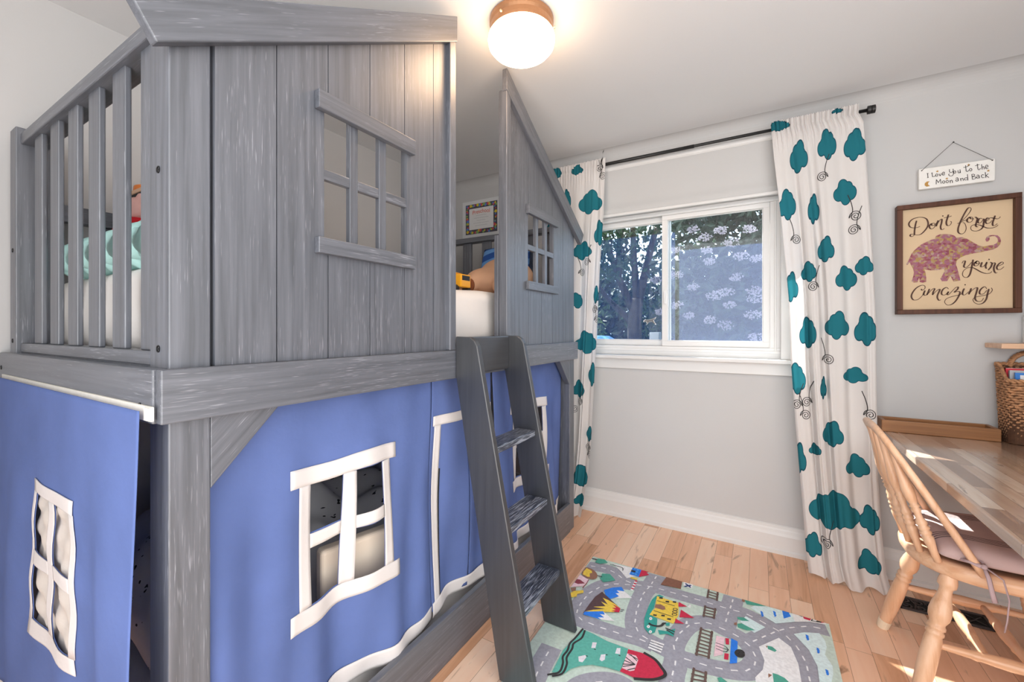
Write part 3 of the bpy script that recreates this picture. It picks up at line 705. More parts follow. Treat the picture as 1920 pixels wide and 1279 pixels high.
RUG=[('s', 'road', 0.082, [(-0.783, 2.076), (-0.683, 2.101), (-0.619, 2.084), (-0.572, 2.049), (-0.513, 2.039), (-0.438, 2.064), (-0.364, 2.065), (-0.292, 2.067), (-0.22, 2.07), (-0.159, 2.071), (-0.113, 2.07), (-0.062, 2.076), (-0.01, 2.06), (0.058, 2.027), (0.089, 2.01), (0.127, 1.957), (0.148, 1.882), (0.152, 1.787), (0.148, 1.709)]), ('s', 'road', 0.082, [(-0.439, 2.19), (-0.45, 2.071), (-0.466, 1.982), (-0.463, 1.859), (-0.449, 1.771), (-0.421, 1.719), (-0.356, 1.697), (-0.293, 1.684)]), ('s', 'road', 0.082, [(-0.509, 2.036), (-0.595, 2.001), (-0.648, 1.954), (-0.684, 1.862), (-0.691, 1.775), (-0.685, 1.712), (-0.655, 1.676), (-0.569, 1.674), (-0.49, 1.679), (-0.414, 1.69), (-0.354, 1.686)]), ('s', 'road', 0.082, [(-0.102, 2.184), (-0.106, 2.124), (-0.118, 2.023), (-0.124, 1.952)]), ('s', 'road', 0.082, [(-0.272, 1.673), (-0.288, 1.725), (-0.277, 1.808), (-0.247, 1.886), (-0.187, 1.933), (-0.122, 1.92), (-0.074, 1.907), (-0.03, 1.869), (-0.011, 1.815), (-0.017, 1.765), (-0.043, 1.726), (-0.096, 1.699), (-0.156, 1.683), (-0.22, 1.677), (-0.272, 1.673)]), ('s', 'road', 0.082, [(-0.04, 1.881), (0.011, 1.951), (0.058, 2.016), (0.108, 2.07), (0.177, 2.122), (0.239, 2.133)]), ('s', 'road', 0.082, [(-0.272, 1.678), (-0.266, 1.629), (-0.267, 1.579), (-0.261, 1.491)]), ('s', 'road', 0.082, [(-0.695, 1.478), (-0.687, 1.35), (-0.673, 1.247)]), ('s', 'road', 0.082, [(-0.557, 1.292), (-0.529, 1.367), (-0.481, 1.416), (-0.421, 1.441), (-0.343, 1.419)]), ('s', 'white', 0.0055, [(-0.398, 1.434), (-0.374, 1.428)]), ('s', 'white', 0.0055, [(-0.447, 1.43), (-0.424, 1.44)]), ('s', 'white', 0.0055, [(-0.491, 1.406), (-0.472, 1.42)]), ('s', 'white', 0.0055, [(-0.528, 1.368), (-0.511, 1.386)]), ('s', 'white', 0.0055, [(-0.547, 1.32), (-0.538, 1.343)]), ('s', 'white', 0.0055, [(-0.679, 1.293), (-0.676, 1.269)]), ('s', 'white', 0.0055, [(-0.686, 1.344), (-0.683, 1.321)]), ('s', 'white', 0.0055, [(-0.69, 1.396), (-0.688, 1.372)]), ('s', 'white', 0.0055, [(-0.693, 1.448), (-0.692, 1.424)]), ('s', 'white', 0.0055, [(-0.265, 1.544), (-0.263, 1.521)]), ('s', 'white', 0.0055, [(-0.267, 1.596), (-0.267, 1.572)]), ('s', 'white', 0.0055, [(-0.268, 1.648), (-0.266, 1.624)]), ('s', 'white', 0.0055, [(0.192, 2.125), (0.216, 2.129)]), ('s', 'white', 0.0055, [(0.148, 2.1), (0.167, 2.114)]), ('s', 'white', 0.0055, [(0.106, 2.068), (0.125, 2.083)]), ('s', 'white', 0.0055, [(0.071, 2.03), (0.087, 2.048)]), ('s', 'white', 0.0055, [(0.039, 1.989), (0.053, 2.009)]), ('s', 'white', 0.0055, [(0.008, 1.947), (0.022, 1.967)]), ('s', 'white', 0.0055, [(-0.022, 1.905), (-0.008, 1.925)]), ('s', 'white', 0.0055, [(-0.218, 1.677), (-0.242, 1.675)]), ('s', 'white', 0.0055, [(-0.166, 1.682), (-0.19, 1.68)]), ('s', 'white', 0.0055, [(-0.115, 1.694), (-0.138, 1.688)]), ('s', 'white', 0.0055, [(-0.067, 1.714), (-0.089, 1.703)]), ('s', 'white', 0.0055, [(-0.029, 1.746), (-0.043, 1.726)]), ('s', 'white', 0.0055, [(-0.013, 1.794), (-0.016, 1.771)]), ('s', 'white', 0.0055, [(-0.021, 1.845), (-0.013, 1.822)]), ('s', 'white', 0.0055, [(-0.05, 1.886), (-0.032, 1.87)]), ('s', 'white', 0.0055, [(-0.093, 1.912), (-0.071, 1.904)]), ('s', 'white', 0.0055, [(-0.144, 1.924), (-0.12, 1.92)]), ('s', 'white', 0.0055, [(-0.193, 1.928), (-0.171, 1.93)]), ('s', 'white', 0.0055, [(-0.234, 1.896), (-0.215, 1.911)]), ('s', 'white', 0.0055, [(-0.26, 1.853), (-0.251, 1.875)]), ('s', 'white', 0.0055, [(-0.278, 1.804), (-0.27, 1.827)]), ('s', 'white', 0.0055, [(-0.284, 1.752), (-0.281, 1.776)]), ('s', 'white', 0.0055, [(-0.281, 1.702), (-0.288, 1.725)]), ('s', 'white', 0.0055, [(-0.12, 1.999), (-0.122, 1.975)]), ('s', 'white', 0.0055, [(-0.115, 2.051), (-0.118, 2.027)]), ('s', 'white', 0.0055, [(-0.109, 2.102), (-0.111, 2.078)]), ('s', 'white', 0.0055, [(-0.104, 2.154), (-0.106, 2.13)]), ('s', 'white', 0.0055, [(-0.41, 1.69), (-0.386, 1.688)]), ('s', 'white', 0.0055, [(-0.461, 1.683), (-0.438, 1.687)]), ('s', 'white', 0.0055, [(-0.513, 1.678), (-0.489, 1.679)]), ('s', 'white', 0.0055, [(-0.565, 1.674), (-0.541, 1.676)]), ('s', 'white', 0.0055, [(-0.617, 1.675), (-0.593, 1.675)]), ('s', 'white', 0.0055, [(-0.664, 1.687), (-0.645, 1.676)]), ('s', 'white', 0.0055, [(-0.687, 1.731), (-0.682, 1.708)]), ('s', 'white', 0.0055, [(-0.69, 1.783), (-0.689, 1.759)]), ('s', 'white', 0.0055, [(-0.686, 1.835), (-0.688, 1.811)]), ('s', 'white', 0.0055, [(-0.675, 1.885), (-0.684, 1.862)]), ('s', 'white', 0.0055, [(-0.656, 1.933), (-0.665, 1.911)]), ('s', 'white', 0.0055, [(-0.626, 1.974), (-0.644, 1.958)]), ('s', 'white', 0.0055, [(-0.585, 2.005), (-0.605, 1.992)]), ('s', 'white', 0.0055, [(-0.537, 2.025), (-0.559, 2.016)]), ('s', 'white', 0.0055, [(-0.356, 1.697), (-0.332, 1.692)]), ('s', 'white', 0.0055, [(-0.405, 1.714), (-0.382, 1.706)]), ('s', 'white', 0.0055, [(-0.438, 1.75), (-0.426, 1.729)]), ('s', 'white', 0.0055, [(-0.453, 1.799), (-0.45, 1.775)]), ('s', 'white', 0.0055, [(-0.462, 1.85), (-0.458, 1.826)]), ('s', 'white', 0.0055, [(-0.464, 1.902), (-0.463, 1.878)]), ('s', 'white', 0.0055, [(-0.465, 1.954), (-0.465, 1.93)]), ('s', 'white', 0.0055, [(-0.462, 2.006), (-0.466, 1.982)]), ('s', 'white', 0.0055, [(-0.453, 2.057), (-0.457, 2.033)]), ('s', 'white', 0.0055, [(-0.447, 2.108), (-0.449, 2.084)]), ('s', 'white', 0.0055, [(-0.442, 2.16), (-0.444, 2.136)]), ('s', 'white', 0.0055, [(0.151, 1.76), (0.149, 1.736)]), ('s', 'white', 0.0055, [(0.151, 1.812), (0.152, 1.788)]), ('s', 'white', 0.0055, [(0.149, 1.864), (0.15, 1.84)]), ('s', 'white', 0.0055, [(0.139, 1.914), (0.145, 1.891)]), ('s', 'white', 0.0055, [(0.122, 1.963), (0.131, 1.941)]), ('s', 'white', 0.0055, [(0.092, 2.006), (0.106, 1.986)]), ('s', 'white', 0.0055, [(0.048, 2.032), (0.069, 2.021)]), ('s', 'white', 0.0055, [(0.001, 2.055), (0.023, 2.044)]), ('s', 'white', 0.0055, [(-0.048, 2.072), (-0.025, 2.065)]), ('s', 'white', 0.0055, [(-0.099, 2.072), (-0.075, 2.074)]), ('s', 'white', 0.0055, [(-0.151, 2.071), (-0.127, 2.07)]), ('s', 'white', 0.0055, [(-0.203, 2.07), (-0.179, 2.071)]), ('s', 'white', 0.0055, [(-0.255, 2.069), (-0.231, 2.07)]), ('s', 'white', 0.0055, [(-0.307, 2.067), (-0.283, 2.067)]), ('s', 'white', 0.0055, [(-0.359, 2.065), (-0.335, 2.066)]), ('s', 'white', 0.0055, [(-0.411, 2.064), (-0.387, 2.065)]), ('s', 'white', 0.0055, [(-0.462, 2.056), (-0.439, 2.064)]), ('s', 'white', 0.0055, [(-0.511, 2.04), (-0.488, 2.047)]), ('s', 'white', 0.0055, [(-0.562, 2.047), (-0.538, 2.043)]), ('s', 'white', 0.0055, [(-0.606, 2.074), (-0.586, 2.06)]), ('s', 'white', 0.0055, [(-0.653, 2.093), (-0.63, 2.087)]), ('s', 'white', 0.0055, [(-0.703, 2.096), (-0.68, 2.1)]), ('s', 'white', 0.0055, [(-0.754, 2.083), (-0.731, 2.089)]), ('p', 'lake', [(-0.035, 2.129), (-0.009, 2.169), (0.055, 2.189), (0.116, 2.203), (0.149, 2.194), (0.128, 2.12), (0.059, 2.067), (0.026, 2.087), (-0.009, 2.108)]), ('p', 'snow', [(0.12, 2.198), (0.242, 2.198), (0.235, 2.164), (0.179, 2.151), (0.128, 2.12)]), ('p', 'lake', [(0.119, 2.033), (0.156, 2.066), (0.208, 2.09), (0.223, 2.052), (0.224, 2.013), (0.213, 1.963), (0.23, 1.911), (0.227, 1.871), (0.217, 1.825), (0.207, 1.769), (0.177, 1.751), (0.18, 1.803), (0.182, 1.883), (0.163, 1.961)]), ('p', 'snow', [(-0.002, 1.883), (0.066, 1.977), (0.105, 1.943), (0.123, 1.858), (0.126, 1.771), (0.122, 1.718), (-0.007, 1.642), (-0.013, 1.71), (0.01, 1.762), (0.016, 1.815)]), ('p', 'lake', [(-0.051, 2.054), (0.021, 2.019), (-0.018, 1.958), (-0.07, 2.003)]), ('p', 'snow', [(-0.659, 2.16), (-0.553, 2.178), (-0.522, 2.12), (-0.564, 2.069), (-0.606, 2.113)]), ('p', 'tree', [(-0.082, 2.03), (-0.058, 2.041), (-0.036, 2.027), (-0.064, 2.014), (-0.08, 2.018)]), ('p', 'tree', [(-0.08, 1.984), (-0.063, 1.996), (-0.042, 1.987), (-0.015, 1.978), (-0.045, 1.96), (-0.076, 1.961)]), ('p', 'tree', [(0.026, 1.905), (0.042, 1.909), (0.057, 1.895), (0.051, 1.883), (0.028, 1.886)]), ('p', 'tree', [(0.04, 1.763), (0.056, 1.765), (0.076, 1.76), (0.094, 1.741), (0.043, 1.716)]), ('p', 'tree', [(-0.128, 1.64), (-0.117, 1.649), (-0.092, 1.636), (-0.12, 1.619)]), ('p', 'brown', [(-0.092, 1.981), (-0.082, 1.993), (-0.08, 1.975), (-0.09, 1.969)]), ('p', 'brown', [(0.027, 1.753), (0.039, 1.752), (0.027, 1.731)]), ('p', 'brown', [(0.02, 1.901), (0.027, 1.904), (0.025, 1.89)]), ('p', 'brown', [(-0.069, 2.176), (-0.054, 2.185), (-0.058, 2.157), (-0.068, 2.159)]), ('p', 'tree', [(-0.059, 2.182), (-0.036, 2.2), (0.002, 2.192), (0.026, 2.173), (-0.008, 2.157), (-0.049, 2.145)]), ('p', 'blue', [(0.085, 2.192), (0.112, 2.197), (0.11, 2.171), (0.116, 2.15), (0.089, 2.119)]), ('s', 'black', 0.008, [(0.146, 2.179), (0.158, 2.175)]), ('p', 'red', [(0.159, 2.193), (0.189, 2.194), (0.183, 2.16), (0.163, 2.161)]), ('p', 'black', [(0.191, 2.197), (0.227, 2.198), (0.221, 2.167), (0.186, 2.16)]), ('p', 'white', [(0.196, 2.193), (0.209, 2.194), (0.204, 2.167), (0.191, 2.166)]), ('p', 'red', [(0.225, 2.191), (0.235, 2.178), (0.221, 2.167)]), ('s', 'blue', 0.006, [(0.006, 2.125), (0.008, 2.116), (0.011, 2.121), (0.007, 2.109), (0.012, 2.11), (0.008, 2.098), (0.013, 2.1), (0.009, 2.086)]), ('s', 'blue', 0.006, [(0.053, 2.153), (0.055, 2.144), (0.059, 2.149), (0.054, 2.137), (0.059, 2.138), (0.055, 2.126), (0.06, 2.127), (0.056, 2.114)]), ('s', 'blue', 0.006, [(0.162, 2.053), (0.163, 2.046), (0.167, 2.05), (0.162, 2.039), (0.167, 2.041), (0.162, 2.03), (0.167, 2.031), (0.163, 2.019)]), ('s', 'blue', 0.006, [(0.192, 1.99), (0.193, 1.982), (0.196, 1.987), (0.191, 1.976), (0.196, 1.978), (0.191, 1.967), (0.195, 1.969), (0.191, 1.958)]), ('s', 'blue', 0.006, [(0.207, 1.879), (0.208, 1.873), (0.211, 1.877), (0.207, 1.867), (0.211, 1.869), (0.207, 1.86), (0.211, 1.861), (0.207, 1.851)]), ('p', 'pink', [(-0.149, 1.863), (-0.119, 1.869), (-0.119, 1.767), (-0.148, 1.739)]), ('p', 'blue', [(-0.097, 1.878), (-0.074, 1.871), (-0.071, 1.749), (-0.094, 1.732)]), ('p', 'red', [(-0.117, 1.867), (-0.104, 1.871), (-0.102, 1.835), (-0.113, 1.831)]), ('p', 'red', [(-0.114, 1.778), (-0.1, 1.783), (-0.1, 1.749), (-0.114, 1.745)]), ('s', 'dark', 0.014, [(-0.054, 1.812), (-0.055, 1.802), (-0.06, 1.793), (-0.067, 1.789), (-0.072, 1.792), (-0.075, 1.8), (-0.073, 1.81), (-0.068, 1.819), (-0.061, 1.823), (-0.056, 1.82), (-0.054, 1.812)]), ('s', 'dark', 0.01, [(-0.07, 1.812), (-0.057, 1.798)]), ('s', 'dark', 0.003, [(-0.147, 1.82), (-0.115, 1.818), (-0.102, 1.804)]), ('s', 'dark', 0.003, [(-0.146, 1.803), (-0.114, 1.802), (-0.102, 1.804)]), ('s', 'dark', 0.003, [(-0.144, 1.787), (-0.113, 1.787), (-0.102, 1.804)]), ('s', 'rail', 0.008, [(-0.206, 2.193), (-0.205, 2.102)]), ('s', 'rail', 0.008, [(-0.168, 2.19), (-0.166, 2.103)]), ('s', 'rail', 0.007, [(-0.211, 2.182), (-0.163, 2.178)]), ('s', 'rail', 0.007, [(-0.21, 2.158), (-0.162, 2.156)]), ('s', 'rail', 0.007, [(-0.21, 2.136), (-0.162, 2.135)]), ('s', 'rail', 0.007, [(-0.21, 2.113), (-0.162, 2.114)]), ('s', 'rail', 0.008, [(-0.207, 2.042), (-0.206, 1.957)]), ('s', 'rail', 0.008, [(-0.167, 2.045), (-0.167, 1.966)]), ('s', 'rail', 0.007, [(-0.212, 2.031), (-0.162, 2.035)]), ('s', 'rail', 0.007, [(-0.211, 2.009), (-0.162, 2.015)]), ('s', 'rail', 0.007, [(-0.211, 1.987), (-0.162, 1.996)]), ('s', 'rail', 0.007, [(-0.211, 1.966), (-0.162, 1.976)]), ('s', 'rail', 0.008, [(-0.206, 1.884), (-0.205, 1.711)]), ('s', 'rail', 0.008, [(-0.166, 1.883), (-0.164, 1.717)]), ('s', 'rail', 0.007, [(-0.211, 1.872), (-0.161, 1.872)]), ('s', 'rail', 0.007, [(-0.211, 1.849), (-0.161, 1.85)]), ('s', 'rail', 0.007, [(-0.211, 1.826), (-0.16, 1.828)]), ('s', 'rail', 0.007, [(-0.211, 1.804), (-0.16, 1.807)]), ('s', 'rail', 0.007, [(-0.211, 1.782), (-0.16, 1.786)]), ('s', 'rail', 0.007, [(-0.211, 1.761), (-0.16, 1.766)]), ('s', 'rail', 0.007, [(-0.211, 1.74), (-0.159, 1.746)]), ('s', 'rail', 0.007, [(-0.211, 1.72), (-0.159, 1.727)]), ('s', 'rail', 0.008, [(-0.204, 1.645), (-0.203, 1.557)]), ('s', 'rail', 0.008, [(-0.165, 1.649), (-0.162, 1.572)]), ('s', 'rail', 0.007, [(-0.209, 1.633), (-0.16, 1.639)]), ('s', 'rail', 0.007, [(-0.209, 1.61), (-0.159, 1.62)]), ('s', 'rail', 0.007, [(-0.208, 1.587), (-0.158, 1.602)]), ('s', 'rail', 0.007, [(-0.208, 1.566), (-0.157, 1.583)]), ('p', 'teal', [(-0.41, 2.0), (-0.399, 2.016), (-0.377, 2.012), (-0.405, 1.973), (-0.401, 1.912), (-0.405, 1.854), (-0.373, 1.844), (-0.365, 1.793), (-0.365, 1.754), (-0.382, 1.735), (-0.399, 1.751), (-0.409, 1.763), (-0.421, 1.82), (-0.423, 1.909), (-0.42, 1.964)]), ('p', 'yellow', [(-0.406, 2.0), (-0.315, 1.999), (-0.305, 1.953), (-0.299, 1.907), (-0.309, 1.847), (-0.407, 1.853), (-0.402, 1.886), (-0.395, 1.905), (-0.4, 1.944)]), ('p', 'red', [(-0.313, 2.006), (-0.275, 1.992), (-0.309, 1.971)]), ('p', 'red', [(-0.296, 1.956), (-0.239, 1.928), (-0.294, 1.901)]), ('p', 'red', [(-0.307, 1.885), (-0.268, 1.869), (-0.305, 1.854)]), ('p', 'brown', [(-0.399, 1.937), (-0.38, 1.948), (-0.361, 1.941), (-0.354, 1.924), (-0.364, 1.913), (-0.398, 1.911)]), ('s', 'dark', 0.004, [(-0.399, 1.966), (-0.324, 1.968)]), ('s', 'dark', 0.004, [(-0.397, 1.889), (-0.316, 1.89)]), ('p', 'dark', [(-0.395, 1.998), (-0.381, 2.003), (-0.379, 1.991), (-0.394, 1.986)]), ('p', 'dark', [(-0.365, 1.985), (-0.351, 1.99), (-0.349, 1.978), (-0.364, 1.973)]), ('p', 'dark', [(-0.337, 1.999), (-0.323, 2.004), (-0.322, 1.992), (-0.336, 1.988)]), ('p', 'dark', [(-0.394, 1.864), (-0.38, 1.869), (-0.379, 1.859), (-0.392, 1.854)]), ('p', 'dark', [(-0.363, 1.879), (-0.35, 1.884), (-0.348, 1.873), (-0.362, 1.868)]), ('p', 'dark', [(-0.337, 1.869), (-0.323, 1.874), (-0.322, 1.863), (-0.336, 1.859)]), ('s', 'dark', 0.0035, [(-0.325, 1.949), (-0.312, 1.953), (-0.311, 1.942), (-0.324, 1.937), (-0.325, 1.949)]), ('s', 'dark', 0.0035, [(-0.324, 1.93), (-0.31, 1.935), (-0.309, 1.924), (-0.323, 1.919), (-0.324, 1.93)]), ('s', 'dark', 0.0035, [(-0.323, 1.912), (-0.309, 1.917), (-0.308, 1.906), (-0.322, 1.9), (-0.323, 1.912)]), ('p', 'white', [(-0.274, 1.989), (-0.269, 2.011), (-0.262, 2.01), (-0.262, 1.989)]), ('p', 'white', [(-0.266, 1.87), (-0.266, 1.891), (-0.261, 1.894), (-0.257, 1.875)]), ('p', 'white', [(-0.391, 1.833), (-0.392, 1.825), (-0.395, 1.82), (-0.4, 1.82), (-0.403, 1.827), (-0.403, 1.835), (-0.399, 1.84), (-0.395, 1.84)]), ('p', 'brown', [(-0.395, 1.831), (-0.396, 1.828), (-0.398, 1.826), (-0.399, 1.829), (-0.399, 1.832), (-0.397, 1.833)]), ('p', 'white', [(-0.389, 1.779), (-0.389, 1.771), (-0.393, 1.766), (-0.397, 1.767), (-0.401, 1.772), (-0.4, 1.78), (-0.397, 1.785), (-0.392, 1.785)]), ('p', 'brown', [(-0.393, 1.777), (-0.393, 1.774), (-0.395, 1.773), (-0.397, 1.775), (-0.396, 1.778), (-0.395, 1.779)]), ('p', 'white', [(-0.375, 1.752), (-0.376, 1.745), (-0.379, 1.74), (-0.383, 1.74), (-0.387, 1.745), (-0.386, 1.753), (-0.383, 1.758), (-0.378, 1.758)]), ('p', 'brown', [(-0.379, 1.75), (-0.379, 1.747), (-0.381, 1.745), (-0.383, 1.748), (-0.382, 1.751), (-0.381, 1.752)]), ('s', 'dark', 0.01, [(-0.398, 1.797), (-0.384, 1.792), (-0.361, 1.798), (-0.348, 1.813), (-0.345, 1.826), (-0.333, 1.834)]), ('p', 'teal', [(-0.338, 1.832), (-0.323, 1.845), (-0.32, 1.825), (-0.332, 1.818)]), ('p', 'teal', [(-0.357, 1.776), (-0.325, 1.786), (-0.297, 1.82), (-0.296, 1.769), (-0.322, 1.771), (-0.346, 1.752)]), ('s', 'dark', 0.006, [(-0.333, 1.803), (-0.296, 1.799)]), ('s', 'dark', 0.006, [(-0.326, 1.794), (-0.296, 1.782)]), ('p', 'field', [(-0.397, 2.184), (-0.323, 2.186), (-0.32, 2.111), (-0.409, 2.098)]), ('p', 'white', [(-0.317, 2.177), (-0.275, 2.18), (-0.276, 2.14), (-0.313, 2.142)]), ('s', 'navy', 0.009, [(-0.308, 2.167), (-0.281, 2.146)]), ('s', 'navy', 0.009, [(-0.282, 2.166), (-0.308, 2.14)]), ('p', 'blue', [(-0.562, 2.181), (-0.518, 2.179), (-0.512, 2.109), (-0.561, 2.106)]), ('p', 'red', [(-0.518, 2.179), (-0.479, 2.178), (-0.491, 2.165), (-0.475, 2.151), (-0.515, 2.107)]), ('p', 'sky', [(-0.555, 2.174), (-0.546, 2.175), (-0.545, 2.167), (-0.554, 2.167)]), ('p', 'sky', [(-0.539, 2.17), (-0.53, 2.171), (-0.529, 2.163), (-0.537, 2.162)]), ('p', 'sky', [(-0.539, 2.149), (-0.53, 2.151), (-0.529, 2.143), (-0.537, 2.142)]), ('p', 'sky', [(-0.553, 2.127), (-0.544, 2.129), (-0.543, 2.121), (-0.552, 2.12)]), ('p', 'sky', [(-0.538, 2.126), (-0.529, 2.128), (-0.528, 2.12), (-0.537, 2.119)]), ('p', 'dark', [(-0.563, 2.15), (-0.541, 2.152), (-0.54, 2.135), (-0.56, 2.134)]), ('p', 'yellow', [(-0.549, 2.087), (-0.516, 2.091), (-0.516, 2.078), (-0.547, 2.076)]), ('s', 'white', 0.012, [(-0.518, 2.071), (-0.517, 1.981)]), ('s', 'red', 0.012, [(-0.518, 2.071), (-0.517, 2.06)]), ('s', 'red', 0.012, [(-0.517, 2.048), (-0.517, 2.037)]), ('s', 'red', 0.012, [(-0.517, 2.025), (-0.517, 2.014)]), ('s', 'red', 0.012, [(-0.517, 2.002), (-0.517, 1.992)]), ('p', 'tree', [(-0.745, 2.164), (-0.712, 2.177), (-0.686, 2.153), (-0.718, 2.122), (-0.746, 2.124)]), ('s', 'dark', 0.008, [(-0.774, 2.15), (-0.744, 2.153)]), ('p', 'tree', [(-0.68, 2.043), (-0.645, 2.058), (-0.605, 2.02), (-0.652, 1.976), (-0.676, 1.997)]), ('s', 'dark', 0.006, [(-0.713, 2.013), (-0.671, 2.015)]), ('s', 'dark', 0.004, [(-0.672, 2.143), (-0.623, 2.148), (-0.604, 2.142), (-0.598, 2.12)]), ('p', 'brown', [(-0.696, 2.017), (-0.691, 2.0), (-0.693, 1.984), (-0.702, 1.973), (-0.717, 1.967), (-0.734, 1.968), (-0.753, 1.976), (-0.77, 1.989), (-0.782, 2.005), (-0.788, 2.023), (-0.786, 2.04), (-0.777, 2.052), (-0.761, 2.058), (-0.743, 2.056), (-0.724, 2.048), (-0.707, 2.034)]), ('p', 'yellow', [(-0.767, 2.009), (-0.764, 2.048), (-0.734, 2.039), (-0.725, 2.022), (-0.735, 2.011), (-0.723, 1.985), (-0.732, 1.979), (-0.761, 1.987)]), ('p', 'pink', [(-0.773, 1.977), (-0.72, 1.96), (-0.724, 1.896), (-0.777, 1.86), (-0.776, 1.927)]), ('p', 'maroon', [(-0.773, 1.934), (-0.757, 1.938), (-0.725, 1.921), (-0.753, 1.899), (-0.774, 1.902)]), ('s', 'maroon', 0.004, [(-0.72, 1.96), (-0.719, 1.919), (-0.722, 1.892), (-0.72, 1.878)]), ('p', 'yellow', [(-0.757, 1.818), (-0.749, 1.839), (-0.713, 1.868), (-0.705, 1.849), (-0.727, 1.826), (-0.722, 1.806), (-0.744, 1.788)]), ('p', 'brown', [(-0.774, 1.852), (-0.75, 1.87), (-0.743, 1.845), (-0.756, 1.83)]), ('p', 'volc', [(-0.633, 1.901), (-0.608, 1.882), (-0.526, 1.828), (-0.524, 1.798), (-0.575, 1.774), (-0.656, 1.718), (-0.654, 1.783), (-0.649, 1.848)]), ('p', 'yellow', [(-0.616, 1.859), (-0.589, 1.856), (-0.552, 1.843), (-0.525, 1.827), (-0.543, 1.789), (-0.596, 1.762), (-0.653, 1.73), (-0.625, 1.759), (-0.583, 1.79), (-0.632, 1.778), (-0.587, 1.809), (-0.614, 1.829), (-0.582, 1.825)]), ('p', 'red', [(-0.566, 1.839), (-0.526, 1.828), (-0.523, 1.799), (-0.556, 1.79), (-0.541, 1.807), (-0.56, 1.812), (-0.543, 1.822)]), ('p', 'blue', [(-0.63, 1.917), (-0.6, 1.957), (-0.565, 1.983), (-0.543, 1.954), (-0.578, 1.945), (-0.561, 1.933), (-0.575, 1.92), (-0.556, 1.908), (-0.585, 1.868), (-0.611, 1.885)]), ('p', 'snow', [(-0.578, 1.945), (-0.544, 1.956), (-0.5, 1.925), (-0.567, 1.883), (-0.556, 1.908), (-0.575, 1.92), (-0.561, 1.933)]), ('p', 'blue', [(-0.654, 1.728), (-0.585, 1.771), (-0.572, 1.753), (-0.593, 1.746), (-0.569, 1.735), (-0.592, 1.721), (-0.573, 1.716), (-0.653, 1.708)]), ('p', 'snow', [(-0.584, 1.769), (-0.522, 1.735), (-0.573, 1.716), (-0.592, 1.721), (-0.569, 1.735), (-0.593, 1.746), (-0.572, 1.753)]), ('s', 'dark', 0.004, [(-0.522, 1.82), (-0.509, 1.826)]), ('s', 'dark', 0.004, [(-0.521, 1.808), (-0.512, 1.815)]), ('p', 'tealf', [(-0.62, 1.622), (-0.573, 1.619), (-0.515, 1.609), (-0.434, 1.611), (-0.43, 1.578), (-0.431, 1.49), (-0.475, 1.484), (-0.528, 1.467), (-0.563, 1.44), (-0.587, 1.41), (-0.598, 1.38), (-0.639, 1.363), (-0.646, 1.477), (-0.635, 1.543)]), ('p', 'sheep', [(-0.584, 1.478), (-0.564, 1.499), (-0.557, 1.49), (-0.561, 1.46), (-0.574, 1.457)]), ('p', 'sheep', [(-0.514, 1.53), (-0.5, 1.541), (-0.494, 1.514), (-0.501, 1.501), (-0.511, 1.504)]), ('p', 'sheep', [(-0.472, 1.593), (-0.46, 1.6), (-0.453, 1.569), (-0.47, 1.563)]), ('p', 'sheep', [(-0.563, 1.574), (-0.548, 1.581), (-0.543, 1.551), (-0.557, 1.543)]), ('s', 'dark', 0.004, [(-0.561, 1.496), (-0.554, 1.498)]), ('s', 'dark', 0.004, [(-0.499, 1.539), (-0.492, 1.541)]), ('s', 'dark', 0.004, [(-0.456, 1.56), (-0.449, 1.562)]), ('s', 'dark', 0.004, [(-0.546, 1.543), (-0.539, 1.544)]), ('s', 'dark', 0.008, [(-0.612, 1.622), (-0.608, 1.574), (-0.624, 1.531), (-0.619, 1.502), (-0.62, 1.453), (-0.607, 1.422), (-0.605, 1.376), (-0.631, 1.347)]), ('s', 'dark', 0.008, [(-0.622, 1.626), (-0.63, 1.561), (-0.637, 1.523), (-0.631, 1.486), (-0.634, 1.449), (-0.621, 1.419), (-0.617, 1.376), (-0.648, 1.344)]), ('p', 'red', [(-0.433, 1.609), (-0.377, 1.618), (-0.335, 1.608), (-0.287, 1.556), (-0.32, 1.513), (-0.381, 1.488), (-0.431, 1.49), (-0.428, 1.508), (-0.431, 1.586)]), ('p', 'pink', [(-0.431, 1.586), (-0.399, 1.592), (-0.387, 1.577), (-0.387, 1.52), (-0.4, 1.508), (-0.428, 1.508)]), ('s', 'dark', 0.004, [(-0.43, 1.565), (-0.391, 1.548)]), ('s', 'dark', 0.004, [(-0.431, 1.547), (-0.391, 1.548)]), ('s', 'dark', 0.004, [(-0.418, 1.587), (-0.389, 1.568)]), ('s', 'dark', 0.004, [(-0.431, 1.527), (-0.391, 1.548)]), ('s', 'dark', 0.004, [(-0.428, 1.516), (-0.392, 1.547)]), ('s', 'dark', 0.004, [(-0.409, 1.509), (-0.387, 1.532)]), ('s', 'dark', 0.004, [(-0.425, 1.585), (-0.388, 1.577)]), ('s', 'dark', 0.012, [(-0.378, 1.622), (-0.335, 1.61), (-0.308, 1.586), (-0.288, 1.555), (-0.32, 1.514), (-0.38, 1.483)]), ('s', 'white', 0.009, [(-0.369, 1.701), (-0.319, 1.702)]), ('s', 'white', 0.009, [(-0.369, 1.687), (-0.32, 1.687)]), ('s', 'white', 0.009, [(-0.369, 1.673), (-0.32, 1.672)]), ('s', 'white', 0.009, [(-0.369, 1.659), (-0.321, 1.657)])]
